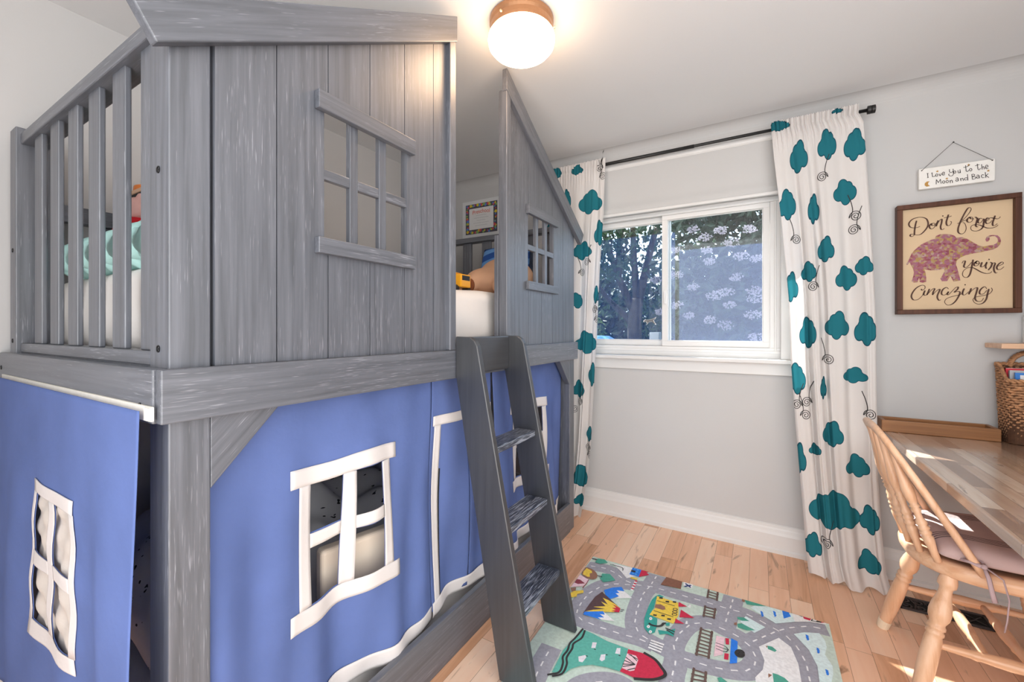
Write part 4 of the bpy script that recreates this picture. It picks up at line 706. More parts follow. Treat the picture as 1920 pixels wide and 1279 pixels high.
CLOUDS_RIGHT=[(0.084, 2.318, 0.054, 0.029), (0.176, 2.136, 0.039, 0.088), (0.293, 2.172, 0.039, 0.082), (0.404, 2.147, 0.043, 0.082), (0.124, 1.892, 0.04, 0.085), (0.238, 1.855, 0.025, 0.083), (0.364, 1.923, 0.046, 0.067), (0.289, 1.643, 0.033, 0.068), (0.217, 1.534, 0.032, 0.055), (0.143, 1.46, 0.03, 0.082), (0.369, 1.494, 0.044, 0.064), (0.439, 1.547, 0.034, 0.047), (0.213, 1.223, 0.036, 0.083), (0.335, 1.259, 0.049, 0.073), (0.443, 1.24, 0.04, 0.084), (0.404, 1.012, 0.047, 0.042), (0.164, 0.985, 0.041, 0.084), (0.315, 0.719, 0.042, 0.067), (0.242, 0.629, 0.026, 0.03), (0.175, 0.577, 0.031, 0.085), (0.409, 0.573, 0.046, 0.057), (0.317, 0.349, 0.102, 0.094), (0.453, 0.332, 0.037, 0.069), (0.232, 0.158, 0.038, 0.066), (0.447, 0.133, 0.045, 0.057), (0.279, 0.943, 0.015, 0.06), (0.335, 2.332, 0.024, 0.013)]
CLOUDS_LEFT=[(-1.122, 2.111, 0.031, 0.08), (-0.955, 2.074, 0.08, 0.081), (-0.893, 1.866, 0.039, 0.087), (-1.007, 1.761, 0.063, 0.064), (-1.049, 1.431, 0.038, 0.054), (-0.915, 1.465, 0.025, 0.06), (-0.985, 1.155, 0.077, 0.078), (-0.94, 0.945, 0.033, 0.081), (-1.034, 0.844, 0.045, 0.061), (-0.955, 0.557, 0.029, 0.052), (-1.011, 0.279, 0.051, 0.077), (-1.008, 0.122, 0.04, 0.042), (-1.206, 2.312, 0.044, 0.048), (-1.049, 2.304, 0.042, 0.036), (-1.226, 1.934, 0.06, 0.074), (-1.186, 1.598, 0.059, 0.074), (-1.146, 1.157, 0.051, 0.08), (-1.156, 0.72, 0.059, 0.073), (-1.123, 0.406, 0.05, 0.072)]
SPIRALS_RIGHT=[(0.273, 2.009), (0.406, 1.794), (0.4, 1.728), (0.164, 1.703), (0.235, 1.455), (0.298, 1.085), (0.209, 0.865), (0.204, 0.799), (0.166, 0.85), (0.459, 0.826), (0.285, 0.186)]
SPIRALS_LEFT=[(-0.974, 1.68), (-1.015, 1.615), (-0.893, 2.285), (-0.872, 2.228), (-0.926, 1.367), (-0.904, 1.3), (-1.023, 0.757), (-1.066, 0.704), (-0.967, 0.463), (-0.947, 0.419)]
SIGN_ROW=22

# ================================================================== THE ROOM
XL, XR, YB, CZ = -2.22, 1.30, -0.75, 2.43      # left wall, right wall, room end behind the camera (left open to the fill light), ceiling
WY = 2.757                                     # window wall
FY = 2.90                                      # its outer face
OX0, OX1, OZ0, OZ1 = -1.08, 0.105, 1.065, 1.99  # window opening

struct(MB().box(XL - 0.1, XR + 0.1, YB, FY, -0.06, 0.0).build('floor', M['floor']), 'maple plank floor in warm pinkish brown boards', 'floor')
struct(MB().box(XL - 0.1, XR + 0.1, YB, FY, CZ, CZ + 0.08).build('ceiling', M['ceiling']), 'plain off white painted ceiling', 'ceiling')
struct(MB().box(XL - 0.1, XL, YB, FY, 0, CZ).build('wall_left', M['wall']), 'white wall behind the loft bed', 'wall')
struct(MB().box(XR, XR + 0.1, 0.85, FY, 0, CZ).build('wall_right', M['wall']), 'white wall at the end of the desk', 'wall')
struct(MB().box(XL - 0.1, -1.10, YB - 0.1, YB, 0, CZ).build('wall_rear', M['wall']), 'unseen white wall behind the camera, added to limit light from the rear', 'wall')  # part wall added out of view to cut light on the bed end
b = MB()
b.box(XL, OX0, WY, FY, 0, CZ).box(OX1, XR, WY, FY, 0, CZ).box(OX0, OX1, WY, FY, 0, OZ0).box(OX0, OX1, WY, FY, OZ1, CZ)
struct(b.build('wall_front', M['wall']), 'white window wall', 'wall')
# coved plaster corner between window wall and ceiling
cv = [(WY, CZ), (WY, CZ - 0.07)] + [(WY - 0.07 + 0.07 * math.cos(a), CZ - 0.07 + 0.07 * math.sin(a)) for a in [k * PI / 16 for k in range(1, 8)]] + [(WY - 0.07, CZ)]
struct(MB().prism(cv, 'x', XL, XR).build('trim_1', M['wall'], smooth=False), 'rounded plaster corner along the top of the window wall', 'trim')
# baseboards with a stepped ogee profile
def base_profile(d):
    return [(0, 0), (d * 0.024, 0), (d * 0.024, 0.018), (d * 0.016, 0.026), (d * 0.016, 0.098), (d * 0.0145, 0.104), (d * 0.0125, 0.112), (d * 0.010, 0.127), (d * 0.007, 0.135), (d * 0.006, 0.150), (0, 0.153)]
struct(MB().prism([(WY - y, z) for y, z in base_profile(1)], 'x', XL, XR).build('baseboard_front', M['trim']), 'white moulded baseboard under the window', 'baseboard')
struct(MB().prism([(XL + x, z) for x, z in base_profile(1)], 'y', YB, WY - 0.03).build('baseboard_left', M['trim']), 'white moulded baseboard behind the bed', 'baseboard')
struct(MB().prism([(XR - x, z) for x, z in base_profile(1)], 'y', 0.85, WY - 0.03).build('baseboard_right', M['trim']), 'white moulded baseboard along the right wall', 'baseboard')

# ------------------------------------------------------------------ window
win = struct(thing('window_1', (-0.49, 2.80, OZ0), 'white two pane sliding window above the bare wall', 'window'))
b = MB()
fz0, fz1 = 1.072, 1.989
b.box(OX0, OX1, 2.775, 2.895, fz0, 1.132).box(OX0, OX1, 2.775, 2.895, 1.964, fz1)
b.box(OX0, -1.025, 2.775, 2.895, 1.132, 1.964).box(0.051, OX1, 2.775, 2.895, 1.132, 1.964)
b.box(OX0, OX1, 2.768, 2.78, 1.10, 1.116).box(OX0, OX1, 2.768, 2.78, 1.958, 1.972).box(0.072, 0.082, 2.768, 2.78, 1.116, 1.958)
b.build('window_frame', M['vinyl'], win, bevel=0.002)
def sash(x0, x1, y0, y1, z0, z1, fw):
    b = MB()
    b.box(x0, x1, y0, y1, z0, z0 + fw).box(x0, x1, y0, y1, z1 - fw, z1).box(x0, x0 + fw, y0, y1, z0 + fw, z1 - fw).box(x1 - fw, x1, y0, y1, z0 + fw, z1 - fw)
    g = 0.005; f2 = fw + g
    b.box(x0 + fw, x1 - fw, y0 + .012, y1 - .006, z0 + fw, z0 + f2).box(x0 + fw, x1 - fw, y0 + .012, y1 - .006, z1 - f2, z1 - fw)
    b.box(x0 + fw, x0 + f2, y0 + .012, y1 - .006, z0 + f2, z1 - f2).box(x1 - f2, x1 - fw, y0 + .012, y1 - .006, z0 + f2, z1 - f2)
    o = b.build('sash', M['vinyl'], win, bevel=0.0015)
    yc = (y0 + y1) / 2
    MB().box(x0 + f2, x1 - f2, yc - .002, yc + .002, z0 + f2, z1 - f2).build('glass_pane', M['glass'], o)
    return o
sr = sash(-0.535, 0.050, 2.785, 2.815, 1.133, 1.963, 0.032)
sl = sash(-1.022, -0.490, 2.823, 2.853, 1.133, 1.963, 0.034)
MB().box(-0.522, -0.512, 2.768, 2.785, 1.40, 1.48).build('latch', M['vinyl'], sr, bevel=0.002)
MB().box(-0.445, 0.04, 2.868, 2.869, 1.14, 1.745).build('haze_veil', M['haze'], win)  # added sheets that paint the bluish reflection over the lower panes
MB().box(-1.02, -0.47, 2.868, 2.869, 1.14, 1.865).build('haze_veil', M['haze'], win)
b = MB().box(-1.18, 0.185, 2.690, 2.775, 1.048, 1.071)
b.build('window_sill', M['trim'], win, bevel=0.006, seg=3)
b = MB().box(-1.15, 0.155, 2.738, WY, 0.982, 1.048)
b.build('apron', M['trim'], win, bevel=0.003)
b = MB().box(OX1 - 0.004, 0.155, 2.735, WY, 1.071, 2.06).box(-1.13, OX0 + 0.004, 2.735, WY, 1.071, 2.06).box(OX0, OX1, 2.735, WY, 1.985, 2.06)
b.build('casing', M['trim'], win, bevel=0.003)

# roller blind rolled nearly all the way up, over the head of the window
bl = thing('roller_blind', (-0.45, 2.72, 1.985), 'white roller blind pulled up above the window', 'blind')
def blP(x, z):
    return (x, 2.722 - 0.010 * math.exp(-((z - 2.02) / 0.03) ** 2) - 0.006 * smoothstep(2.2, 2.29, z), z)
MB().grid(np.linspace(-1.10, 0.09, 20), np.linspace(1.992, 2.30, 40), blP).build('fabric', M['blind'], bl, smooth=True, solid=0.003)
MB().box(-1.10, 0.09, 2.705, 2.725, 1.978, 1.998).build('bottom_bar', M['trim'], bl, bevel=0.006, seg=3)
MB().tube([(-1.10, 2.728, 2.30), (0.09, 2.728, 2.30)], 0.022, 16).build('roller', M['trim'], bl, smooth=False)

# small galloping animal sticker on the left pane
st = [(-.10, .02), (-.07, .035), (-.05, .03), (-.02, .03), (.03, .035), (.06, .045), (.10, .06), (.085, .04), (.06, .025), (.075, .0), (.10, -.02), (.085, -.025), (.055, -.005), (.035, .008), (-.01, .005), (-.03, -.01), (-.06, -.03), (-.045, -.012), (-.05, .005), (-.075, .01), (-.095, .005)]
sb = MB()
sb.prism([(-0.62 + x * 0.42, 1.283 + z * 0.62) for x, z in st], 'y', 2.830, 2.832, 0)
sb.prism([(-0.62 + x * 0.36, 1.285 + z * 0.5) for x, z in st], 'y', 2.8292, 2.830, 1)
tag(sb.build('window_sticker', [M['paper'], M['grey_decal']]), 'small running animal sticker on the left window pane', 'sticker')

# ================================================================== LOFT BED
bed = thing('loft_bed', (-1.55, 1.41, 0), 'dark charcoal wooden loft bed shaped like a little house', 'bed')
BX, BY, BZ = M['bed_x'], M['bed_y'], M['bed_z']
def bpart(name, x0, x1, y0, y1, z0, z1, mat, parent=bed, bev=0.003):
    return MB().box(x0, x1, y0, y1, z0, z1).build(name, mat, parent, bevel=bev)
def bolt(c, axis, parent, r=0.0075):
    p = Vector(c); d = Vector((1, 0, 0)) if axis == 'x' else Vector((0, -1, 0))
    b = MB().lathe(p - d * 0.004, p + d * 0.0015, [(0, r), (1, r), (1.0, r * 0.75), (0.75, r * 0.7), (0.7, r * 0.3), (0.9, r * 0.28)], 16)
    return b.build('bolt', M['bolt'], parent, smooth=False)
YN0, YN1, YF0, YF1 = 0.366, 0.440, 2.388, 2.458
pn = bpart('post', -1.087, -1.000, YN0, YN1, 0, 1.852, BZ)
pf = bpart('post', -1.087, -1.000, YF0, YF1, 0, 1.852, BZ)
qn = bpart('post', -2.170, -2.100, YN0 - 0.01, YN1, 0, 1.905, BZ)
qf = bpart('post', -2.170, -2.100, YF0, YF1 + 0.01, 0, 1.905, BZ)
bolt((-1.045, YN0, 1.198), 'y', pn); bolt((-1.045, YN0, 1.56), 'y', pn)
bolt((-2.135, YN0 - 0.01, 1.20), 'y', qn); bolt((-2.135, YN0 - 0.01, 1.50), 'y', qn); bolt((-2.10, 0.405, 1.875), 'x', qn, 0.011)
fr = bpart('front_rail', -0.999, -0.975, 0.345, 2.462, 1.055, 1.160, BY)
er = bpart('end_rail', -2.212, -0.9995, 0.340, 0.3655, 1.055, 1.160, BX)
bpart('end_rail', -2.212, -1.0, 2.4585, 2.482, 1.055, 1.160, BX)
bpart('back_rail', -2.195, -2.171, 0.37, 2.46, 1.055, 1.160, BY)
bolt((-1.055, 0.340, 1.085), 'y', er); bolt((-2.19, 0.340, 1.11), 'y', er)
bpart('bottom_board', -1.018, -0.995, YN1, YF0, 0.0, 0.175, BY)
bpart('mattress_base', -2.098, -1.09, 0.37, 2.455, 1.10, 1.165, BY)

# ends: sill, top rail and flat bars
for (y0, y1, yb0, yb1) in ((0.367, 0.43, 0.380, 0.394), (2.395, 2.457, 2.420, 2.434)):
    bpart('end_top_rail', -2.0995, -1.0875, y0, y1, 1.850, 1.885, BX)
    bpart('end_sill', -2.0995, -1.0875, y0, y1, 1.162, 1.192, BX)
    first = bpart('bar', -2.005, -1.930, yb0, yb1, 1.192, 1.852, BZ)
    for k in range(1, 6):
        c = first.copy(); COL.objects.link(c); c.location = Vector(first.location) + Vector((0.1655 * k, 0, 0))
# low guard along the wall
bpart('guard_rail', -2.168, -2.120, YN1, YF0, 1.62, 1.68, BY)
first = bpart('guard_bar', -2.156, -2.132, 0.56, 0.63, 1.162, 1.62, BZ)
for k in range(1, 10):
    c = first.copy(); COL.objects.link(c); c.location = Vector(first.location) + Vector((0, 0.185 * k, 0))

# the two gable walls of the house front
def clip_poly(poly, a, b, c):
    """keep the part of a 2-D polygon with a*y + b*z <= c"""
    out = []
    for i in range(len(poly)):
        p, q = poly[i], poly[(i + 1) % len(poly)]
        dp, dq = a * p[0] + b * p[1] - c, a * q[0] + b * q[1] - c
        if dp <= 0: out.append(p)
        if dp * dq < 0:
            t = dp / (dp - dq); out.append((p[0] + (q[0] - p[0]) * t, p[1] + (q[1] - p[1]) * t))
    return out
YC = 1.4255
def turn_grain(o, a):
    """turn the mesh back and the object forward, so that the grain follows a sloping board"""
    o.data.transform(Matrix.Rotation(-a, 4, 'X')); o.rotation_euler.x = a
def gable(side):
    """side -1: gable nearer the camera, +1: the one by the window. Built from the near one by mirroring about YC."""
    T = (lambda y: y) if side < 0 else (lambda y: 2 * YC - y)
    sl, z0, y0 = 0.592, 1.775, 0.338          # lower edge of roof board: z = z0 + sl*(y-y0)
    X0, X1 = -1.016, -0.9955
    wy0, wy1, wz0, wz1 = (0.705, 1.008, 1.465, 1.835)
    seams = [0.4445, 0.578, 0.717, 0.857, 0.998, 1.138, 1.2135]
    b = MB()
    for i in range(len(seams) - 1):
        a, c = seams[i] + 0.0012, seams[i + 1] - 0.0012
        spans = [(a, c)]
        cells = []
        # cut the window opening out of each board
        for (u0, u1, zb, zt) in ((a, c, 1.1605, 2.6),):
            ys = sorted({u0, u1, *[y for y in (wy0, wy1) if u0 < y < u1]})
            for j in range(len(ys) - 1):
                m = (ys[j] + ys[j + 1]) / 2
                if wy0 < m < wy1: cells += [(ys[j], ys[j + 1], zb, wz0), (ys[j], ys[j + 1], wz1, zt)]
                else: cells.append((ys[j], ys[j + 1], zb, zt))
        for (u0, u1, zb, zt) in cells:
            pl = clip_poly([(u0, zb), (u1, zb), (u1, zt), (u0, zt)], -sl, 1, z0 - sl * y0 + 0.05)
            if len(pl) > 2: b.prism([(T(p[0]), p[1]) for p in pl], 'x', X0, X1)
    # thin backing so that seams read dark
    pl = clip_poly([(0.441, 1.1605), (wy0, 1.1605), (wy0, 2.5), (0.441, 2.5)], -sl, 1, z0 - sl * y0 + 0.03)
    b.prism([(T(p[0]), p[1]) for p in pl], 'x', X0 - 0.006, X0)
    pl = clip_poly([(wy1, 1.1605), (1.2135, 1.1605), (1.2135, 2.5), (wy1, 2.5)], -sl, 1, z0 - sl * y0 + 0.03)
    b.prism([(T(p[0]), p[1]) for p in pl], 'x', X0 - 0.006, X0)
    b.prism([(T(y), z) for y, z in ((wy0, 1.1605), (wy1, 1.1605), (wy1, wz0), (wy0, wz0))], 'x', X0 - 0.006, X0)
    b.prism([(T(y), z) for y, z in ((wy0, wz1), (wy1, wz1), (wy1, 2.19), (wy0, 2.02))], 'x', X0 - 0.006, X0)
    panel = b.build('gable_wall', BZ, bed)
    # roof board
    w = 0.083; n = Vector((-sl, 1)).normalized()
    p0 = Vector((y0, z0)); p1 = Vector((1.247, z0 + sl * (1.247 - y0)))
    q = [p0, p1, Vector((1.247, p1.y + w / n.y)), p0 + n * w]
    rbd = MB().prism([(T(p.x), p.y) for p in q], 'x', -0.998, -0.972).build('roof_board', BY, bed, bevel=0.003)
    turn_grain(rbd, -side * math.atan(sl))
    # door jamb
    zj = z0 + sl * (1.225 - y0) + 0.02
    MB().prism([(T(y), z) for y, z in ((1.2075, 1.1605), (1.243, 1.1605), (1.243, zj), (1.2075, zj))], 'x', -1.02, -0.976).build('door_jamb', BZ, bed, bevel=0.003)
    MB().prism([(T(y), z) for y, z in ((1.226, 1.1605), (1.246, 1.1605), (1.246, 1.667), (1.226, 1.667))], 'x', -1.042, -1.0205).build('door_post', BZ, bed, bevel=0.002)
    # little window
    def wb(name, a, c, zb, zt, x0, x1, mat):
        ya, yc_ = sorted((T(a), T(c)))
        MB().box(x0, x1, ya, yc_, zb, zt).build(name, mat, panel, bevel=0.002)
    wb('window_head', 0.677, 1.030, 1.812, 1.860, -0.9955, -0.976, BY)
    wb('window_sill', 0.677, 1.030, 1.436, 1.478, -0.9955, -0.976, BY)
    for a in (0.787, 0.893): wb('muntin', a, a + 0.0275, 1.47, 1.83, -1.014, -0.996, BZ)
    for a, c in ((0.703, 0.787), (0.8145, 0.893), (0.9205, 1.010)): wb('muntin', a, c, 1.637, 1.665, -1.014, -0.997, BY)
    return panel
gable(-1); gable(1)

# corner brackets below the rail
for yy, s in ((YN1, 1), (YF0, -1)):
    o = MB().prism([(yy, 1.0555), (yy + s * 0.150, 1.0555), (yy, 0.900)], 'x', -1.034, -1.0005).build('bracket', BY, bed, bevel=0.002)
    turn_grain(o, s * PI / 4)

# ------------------------------------------------------------------ ladder
lad = thing('ladder', (-0.81, 1.42, 0.0), 'dark charcoal wooden three step ladder leaning on the loft bed', 'ladder')
def fx(z): return -0.637 - (z - 0.004) * 0.2035          # front edge of a stringer
def rx(z): return -0.780 - (z - 0.004) * 0.181           # rear edge
prof = [(rx(0.012), 0.012), (fx(0.012), 0.012), (fx(1.178), 1.178), (fx(1.178) - 0.012, 1.196), (fx(1.178) - 0.032, 1.209), (-0.973, 1.211), (-0.973, 1.064)]
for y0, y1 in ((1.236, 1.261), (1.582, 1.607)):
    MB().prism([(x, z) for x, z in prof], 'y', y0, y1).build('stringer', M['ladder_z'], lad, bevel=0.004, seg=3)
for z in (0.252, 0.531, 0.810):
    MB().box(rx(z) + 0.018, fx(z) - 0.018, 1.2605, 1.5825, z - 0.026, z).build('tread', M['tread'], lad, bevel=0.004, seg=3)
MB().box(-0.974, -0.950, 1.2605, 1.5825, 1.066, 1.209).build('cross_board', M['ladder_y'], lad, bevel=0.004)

# ------------------------------------------------------------------ play curtains under the bed
def strip(name, P, a0, a1, z0, z1, parent, mat, off, na=14, nz=14, taper=None):
    """a sewn-on strip following a cloth surface P(a, z), lifted off it by the vector off"""
    def Q(a, z):
        p = P(a, z); return (p[0] + off[0], p[1] + off[1], p[2] + off[2])
    return MB().grid(np.linspace(a0, a1, na), np.linspace(z0, z1, nz), Q).build(name, mat, parent, smooth=True, solid=0.0015)
def lines(a0, a1, n, cuts):
    l = list(np.linspace(a0, a1, n)); step = (a1 - a0) / (n - 1)
    for c in cuts: l = [x for x in l if abs(x - c) > step * 0.45]
    return sorted(l + [c for c in cuts if a0 < c < a1])

# end curtain
def PE(x, z):
    d = smoothstep(1.08, 0.5, z)
    h = (x + 2.16) / 1.17
    y = 0.3285 - 0.006 - d * (0.010 + 0.010 * math.sin(7 * x + 1.2 + 0.8 * z) + 0.006 * math.sin(17 * x + 2.0 * z + 0.4) + 0.004 * math.sin(29 * x - 3 * z))
    xx = x + h * (0.012 * math.sin(5 * z + 0.6) - 0.010 * (1 - d)) - (1 - h) * 0.006 * math.sin(6 * z)
    if -1.70 < x < -1.34 and 0.42 < z < 0.86: y += 0.002 * math.sin(40 * z + 11 * x)
    return (xx, y, z)
ec = thing('play_curtain', (-1.6, 0.325, 0.13), 'blue curtain with cloth window across the near end of the loft bed', 'curtain', 'play curtains under the loft bed')
ew = (-1.655, -1.382, 0.475, 0.805)
wx = [ew[0], -1.532, -1.502, ew[1]]; wz = [ew[2], 0.622, 0.652, ew[3]]
hole = lambda a, z: (wx[0] < a < wx[1] or wx[2] < a < wx[3]) and (wz[0] < z < wz[1] or wz[2] < z < wz[3])
MB().grid(lines(-2.165, -0.992, 100, wx), lines(0.135, 1.083, 70, wz), PE, hole).build('cloth', M['blue'], ec, smooth=True, solid=0.0015)
o2 = (0, -0.003, 0)
for a0, a1, z0, z1 in ((-1.675, -1.362, 0.805, 0.838), (-1.675, -1.362, 0.435, 0.475), (-1.675, -1.655, 0.475, 0.805), (-1.382, -1.358, 0.475, 0.805), (-1.534, -1.500, 0.475, 0.805), (-1.655, -1.534, 0.620, 0.654), (-1.500, -1.382, 0.620, 0.654)):
    strip('window_trim', PE, a0, a1, z0, z1, ec, M['trimcloth'], o2)
def PL(x, z):
    p = PE(x, z); return (p[0], p[1] + 0.010 + 0.004 * math.sin(60 * x + 25 * z) * math.sin(44 * z - 20 * x) + 0.003 * math.sin(95 * z + 30 * x), p[2])
MB().grid(np.linspace(-1.675, -1.362, 40), np.linspace(0.44, 0.835, 50), PL).build('window_lining', M['lining'], ec, smooth=True, solid=0.001)
MB().box(-2.15, -0.990, 0.335, 0.3395, 1.062, 1.090).build('velcro_strip', M['velcro'], ec)
MB().box(-1.012, -0.9885, 0.331, 0.3395, 1.064, 1.0885).build('velcro_strip', M['velcro'], ec)

def PF(ph, ymin, ymax):
    def P(y, z):
        d = smoothstep(1.08, 0.55, z)
        x = -1.052 + d * (0.020 * math.sin(13 * y + ph + 2.2 * z) + 0.010 * math.sin(27 * y + 3.3 * z + ph) + 0.005 * math.sin(47 * y - 4 * z)) + 0.004 * d
        x += 0.004 * math.sin(31 * y + ph) * smoothstep(0.9, 1.1, z)
        zz = z + 0.005 * math.sin(9 * y + ph) * smoothstep(0.6, 0.15, z)
        return (x, y, zz)
    return P
def house_window(P, cur, y0, y1, z0, z1):
    """white cloth window: head and sill strips overhanging, jambs and a cross; returns hole test and cut lines"""
    ya, yb = y0 + 0.028, y1 - 0.028
    za, zb = z0 + 0.052, z1 - 0.050
    ym, zm = (ya + yb) / 2, (za + zb) / 2 + 0.01
    j = 0.036; mu = 0.020; mh = 0.019
    H = [(ya + j, ym - mu, za, zm - mh), (ym + mu, yb - j, za, zm - mh), (ya + j, ym - mu, zm + mh, zb), (ym + mu, yb - j, zm + mh, zb)]
    off = (0.003, 0, 0)
    def bow(a, z):      # slack in the cross pieces
        p = P(a, z); return (p[0], p[1], p[2] - 0.004 * math.sin((a - ya) / (yb - ya) * 6.28))
    strip('window_trim', bow, y0, y1, zb, z1, cur, M['trimcloth'], off, 24, 6)
    strip('window_trim', bow, y0, y1, z0, za, cur, M['trimcloth'], off, 24, 6)
    strip('window_trim', P, ya, ya + j, za, zb, cur, M['trimcloth'], off, 5, 30)
    strip('window_trim', P, yb - j, yb, za, zb, cur, M['trimcloth'], off, 5, 30)
    strip('window_trim', P, ym - mu, ym + mu, za, zb, cur, M['trimcloth'], off, 5, 30)
    strip('window_trim', bow, ya + j, ym - mu, zm - mh, zm + mh, cur, M['trimcloth'], off, 10, 5)
    strip('window_trim', bow, ym + mu, yb - j, zm - mh, zm + mh, cur, M['trimcloth'], off, 10, 5)
    cy_ = sorted({h for q in H for h in q[:2]}); cz_ = sorted({h for q in H for h in q[2:]})
    return (lambda a, z: any(q[0] < a < q[1] and q[2] < z < q[3] for q in H)), cy_, cz_
def hem(P, cur, y0, y1):
    def Q(a, z):
        p = P(a, max(z, 0.19)); return (p[0] + 0.004 + 0.006 * math.sin(26 * a) * (0.23 - z) / 0.06, a, z + 0.012 * math.sin(9 * a + 1))
    MB().grid(np.linspace(y0, y1, 60), np.linspace(0.165, 0.218, 6), Q).build('hem', M['trimcloth'], cur, smooth=True, solid=0.002)
c1 = thing('play_curtain', (-1.05, 0.82, 0.18), 'blue curtain with white cloth window under the bed, between corner post and ladder', 'curtain', 'play curtains under the loft bed')
P1 = PF(0.3, 0.44, 1.19)
h, cy_, cz_ = house_window(P1, c1, 0.645, 1.008, 0.430, 0.865)
MB().grid(lines(0.443, 1.193, 90, cy_), lines(0.185, 1.10, 70, cz_), P1, h).build('cloth', M['blue'], c1, smooth=True, solid=0.0015)
hem(P1, c1, 0.445, 1.19)
c2 = thing('play_curtain', (-1.05, 1.4, 0.18), 'blue curtain with white door outline hanging behind the ladder', 'curtain', 'play curtains under the loft bed')
P2 = PF(0.3, 1.19, 1.60)
MB().grid(lines(1.196, 1.392, 30, []), lines(0.185, 1.10, 60, []), P2).build('cloth', M['blue'], c2, smooth=True, solid=0.0015)
MB().grid(lines(1.398, 1.598, 30, []), lines(0.185, 1.10, 60, []), lambda a, z: (P2(a, z)[0] - 0.004, a, P2(a, z)[2])).build('cloth', M['blue'], c2, smooth=True, solid=0.0015)
of = (0.004, 0, 0)
strip('door_trim', P2, 1.204, 1.585, 0.872, 0.910, c2, M['trimcloth'], of, 30, 5)
strip('door_trim', P2, 1.213, 1.248, 0.200, 0.872, c2, M['trimcloth'], of, 5, 40)
strip('door_trim', P2, 1.540, 1.575, 0.200, 0.872, c2, M['trimcloth'], of, 5, 40)
strip('door_slit', P2, 1.250, 1.255, 0.215, 0.70, c2, M['dark_void'], (0.003, 0, 0), 3, 40)
hem(P2, c2, 1.20, 1.595)
c3 = thing('play_curtain', (-1.05, 2.0, 0.18), 'blue curtain with white cloth window between the ladder and the window wall', 'curtain', 'play curtains under the loft bed')
P3 = PF(4.0, 1.60, 2.37)
h, cy_, cz_ = house_window(P3, c3, 1.780, 2.145, 0.430, 0.862)
MB().grid(lines(1.604, 2.372, 90, cy_), lines(0.185, 1.10, 70, cz_), P3, h).build('cloth', M['blue'], c3, smooth=True, solid=0.0015)
hem(P3, c3, 1.605, 2.37)

# ------------------------------------------------------------------ bedding on the top bunk
def pad(name, x0, x1, y0, y1, z0, z1, r, mat, sag=0.0, wr=0.0, n=(40, 60), seed=0):
    """a soft box: superellipsoid-rounded block with a little wrinkling"""
    rnd = random.Random(seed); ph = [rnd.uniform(0, 6) for _ in range(6)]
    cx, cy, cz = (x0 + x1) / 2, (y0 + y1) / 2, (z0 + z1) / 2
    hx, hy, hz = (x1 - x0) / 2, (y1 - y0) / 2, (z1 - z0) / 2
    b = MB().box(-1, 1, -1, 1, -1, 1)
    bm = bmesh.new()
    bmesh.ops.create_cube(bm, size=2)
    bmesh.ops.subdivide_edges(bm, edges=bm.edges, cuts=n[0], use_grid_fill=True)
    vs = []
    for v in bm.verts:
        p = [v.co.x * hx, v.co.y * hy, v.co.z * hz]
        q = [max(-hx + r, min(hx - r, p[0])), max(-hy + r, min(hy - r, p[1])), max(-hz + r, min(hz - r, p[2]))]
        d = Vector(p) - Vector(q)
        if d.length > 1e-9: d = d.normalized() * r
        w = Vector(q) + d
        k = wr * (math.sin(9 * w.x + 21 * w.z + ph[0]) * math.sin(6 * w.y + 17 * w.z + ph[1]) + 0.6 * math.sin(14 * w.y - 30 * w.z + ph[2]))
        if d.length > 1e-9: w += d.normalized() * k
        if sag and w.z > 0: w.z += sag * math.sin(3 * w.x + ph[3]) * math.sin(4 * w.y + ph[4])
        vs.append((cx + w.x, cy + w.y, cz + w.z))
    bm.verts.index_update()
    fs = [tuple(v.index for v in f.verts) for f in bm.faces]; bm.free()
    return MB().add(vs, fs).build(name, mat, smooth=True)
mt = pad('mattress', -2.095, -1.092, 0.445, 2.375, 1.168, 1.412, 0.05, M['sheet'], 0.004, 0.004, (46, 0), 3)
tag(mt, 'white sheeted mattress on the top bunk', 'mattress', 'bunk mattresses')

# mint braid along the near end
b = MB()
for k in range(3):
    pts = []
    for i in range(90):
        t = i / 89; a = t * 2 * PI * 3.6 + k * 2 * PI / 3
        pts.append((-2.10 + 0.95 * t, 0.474 + 0.022 * math.sin(a * 1.0), 1.474 + 0.026 * math.sin(2 * a) * 0.8 + 0.012 * math.cos(a)))
    b.tube(pts, [0.036 * min(1, 0.4 + 8 * min(i, 89 - i) / 89) * (1 + 0.28 * math.cos(2 * (i / 89 * 2 * PI * 3.6 + k * 2 * PI / 3) + 0.6)) for i in range(90)], 14)
tag(b.build('braided_bumper', M['mint'], smooth=True), 'mint green braided cushion lying along the near end of the mattress', 'cushion')

def blob(name, parts, mat, parent=None, voxel=0.012):
    """ellipsoids and tubes fused into one soft surface"""
    b = MB()
    for p in parts:
        if p[0] == 'e': b.ell(p[1], p[2], 20, 14, 0, p[3] if len(p) > 3 else None)
        else: b.tube(p[1], p[2], 12)
    o = b.build(name, mat, parent, smooth=True)
    r = o.modifiers.new('fuse', 'REMESH'); r.mode = 'VOXEL'; r.voxel_size = voxel; r.use_smooth_shade = True
    s = o.modifiers.new('soften', 'SMOOTH'); s.iterations = 6
    return o

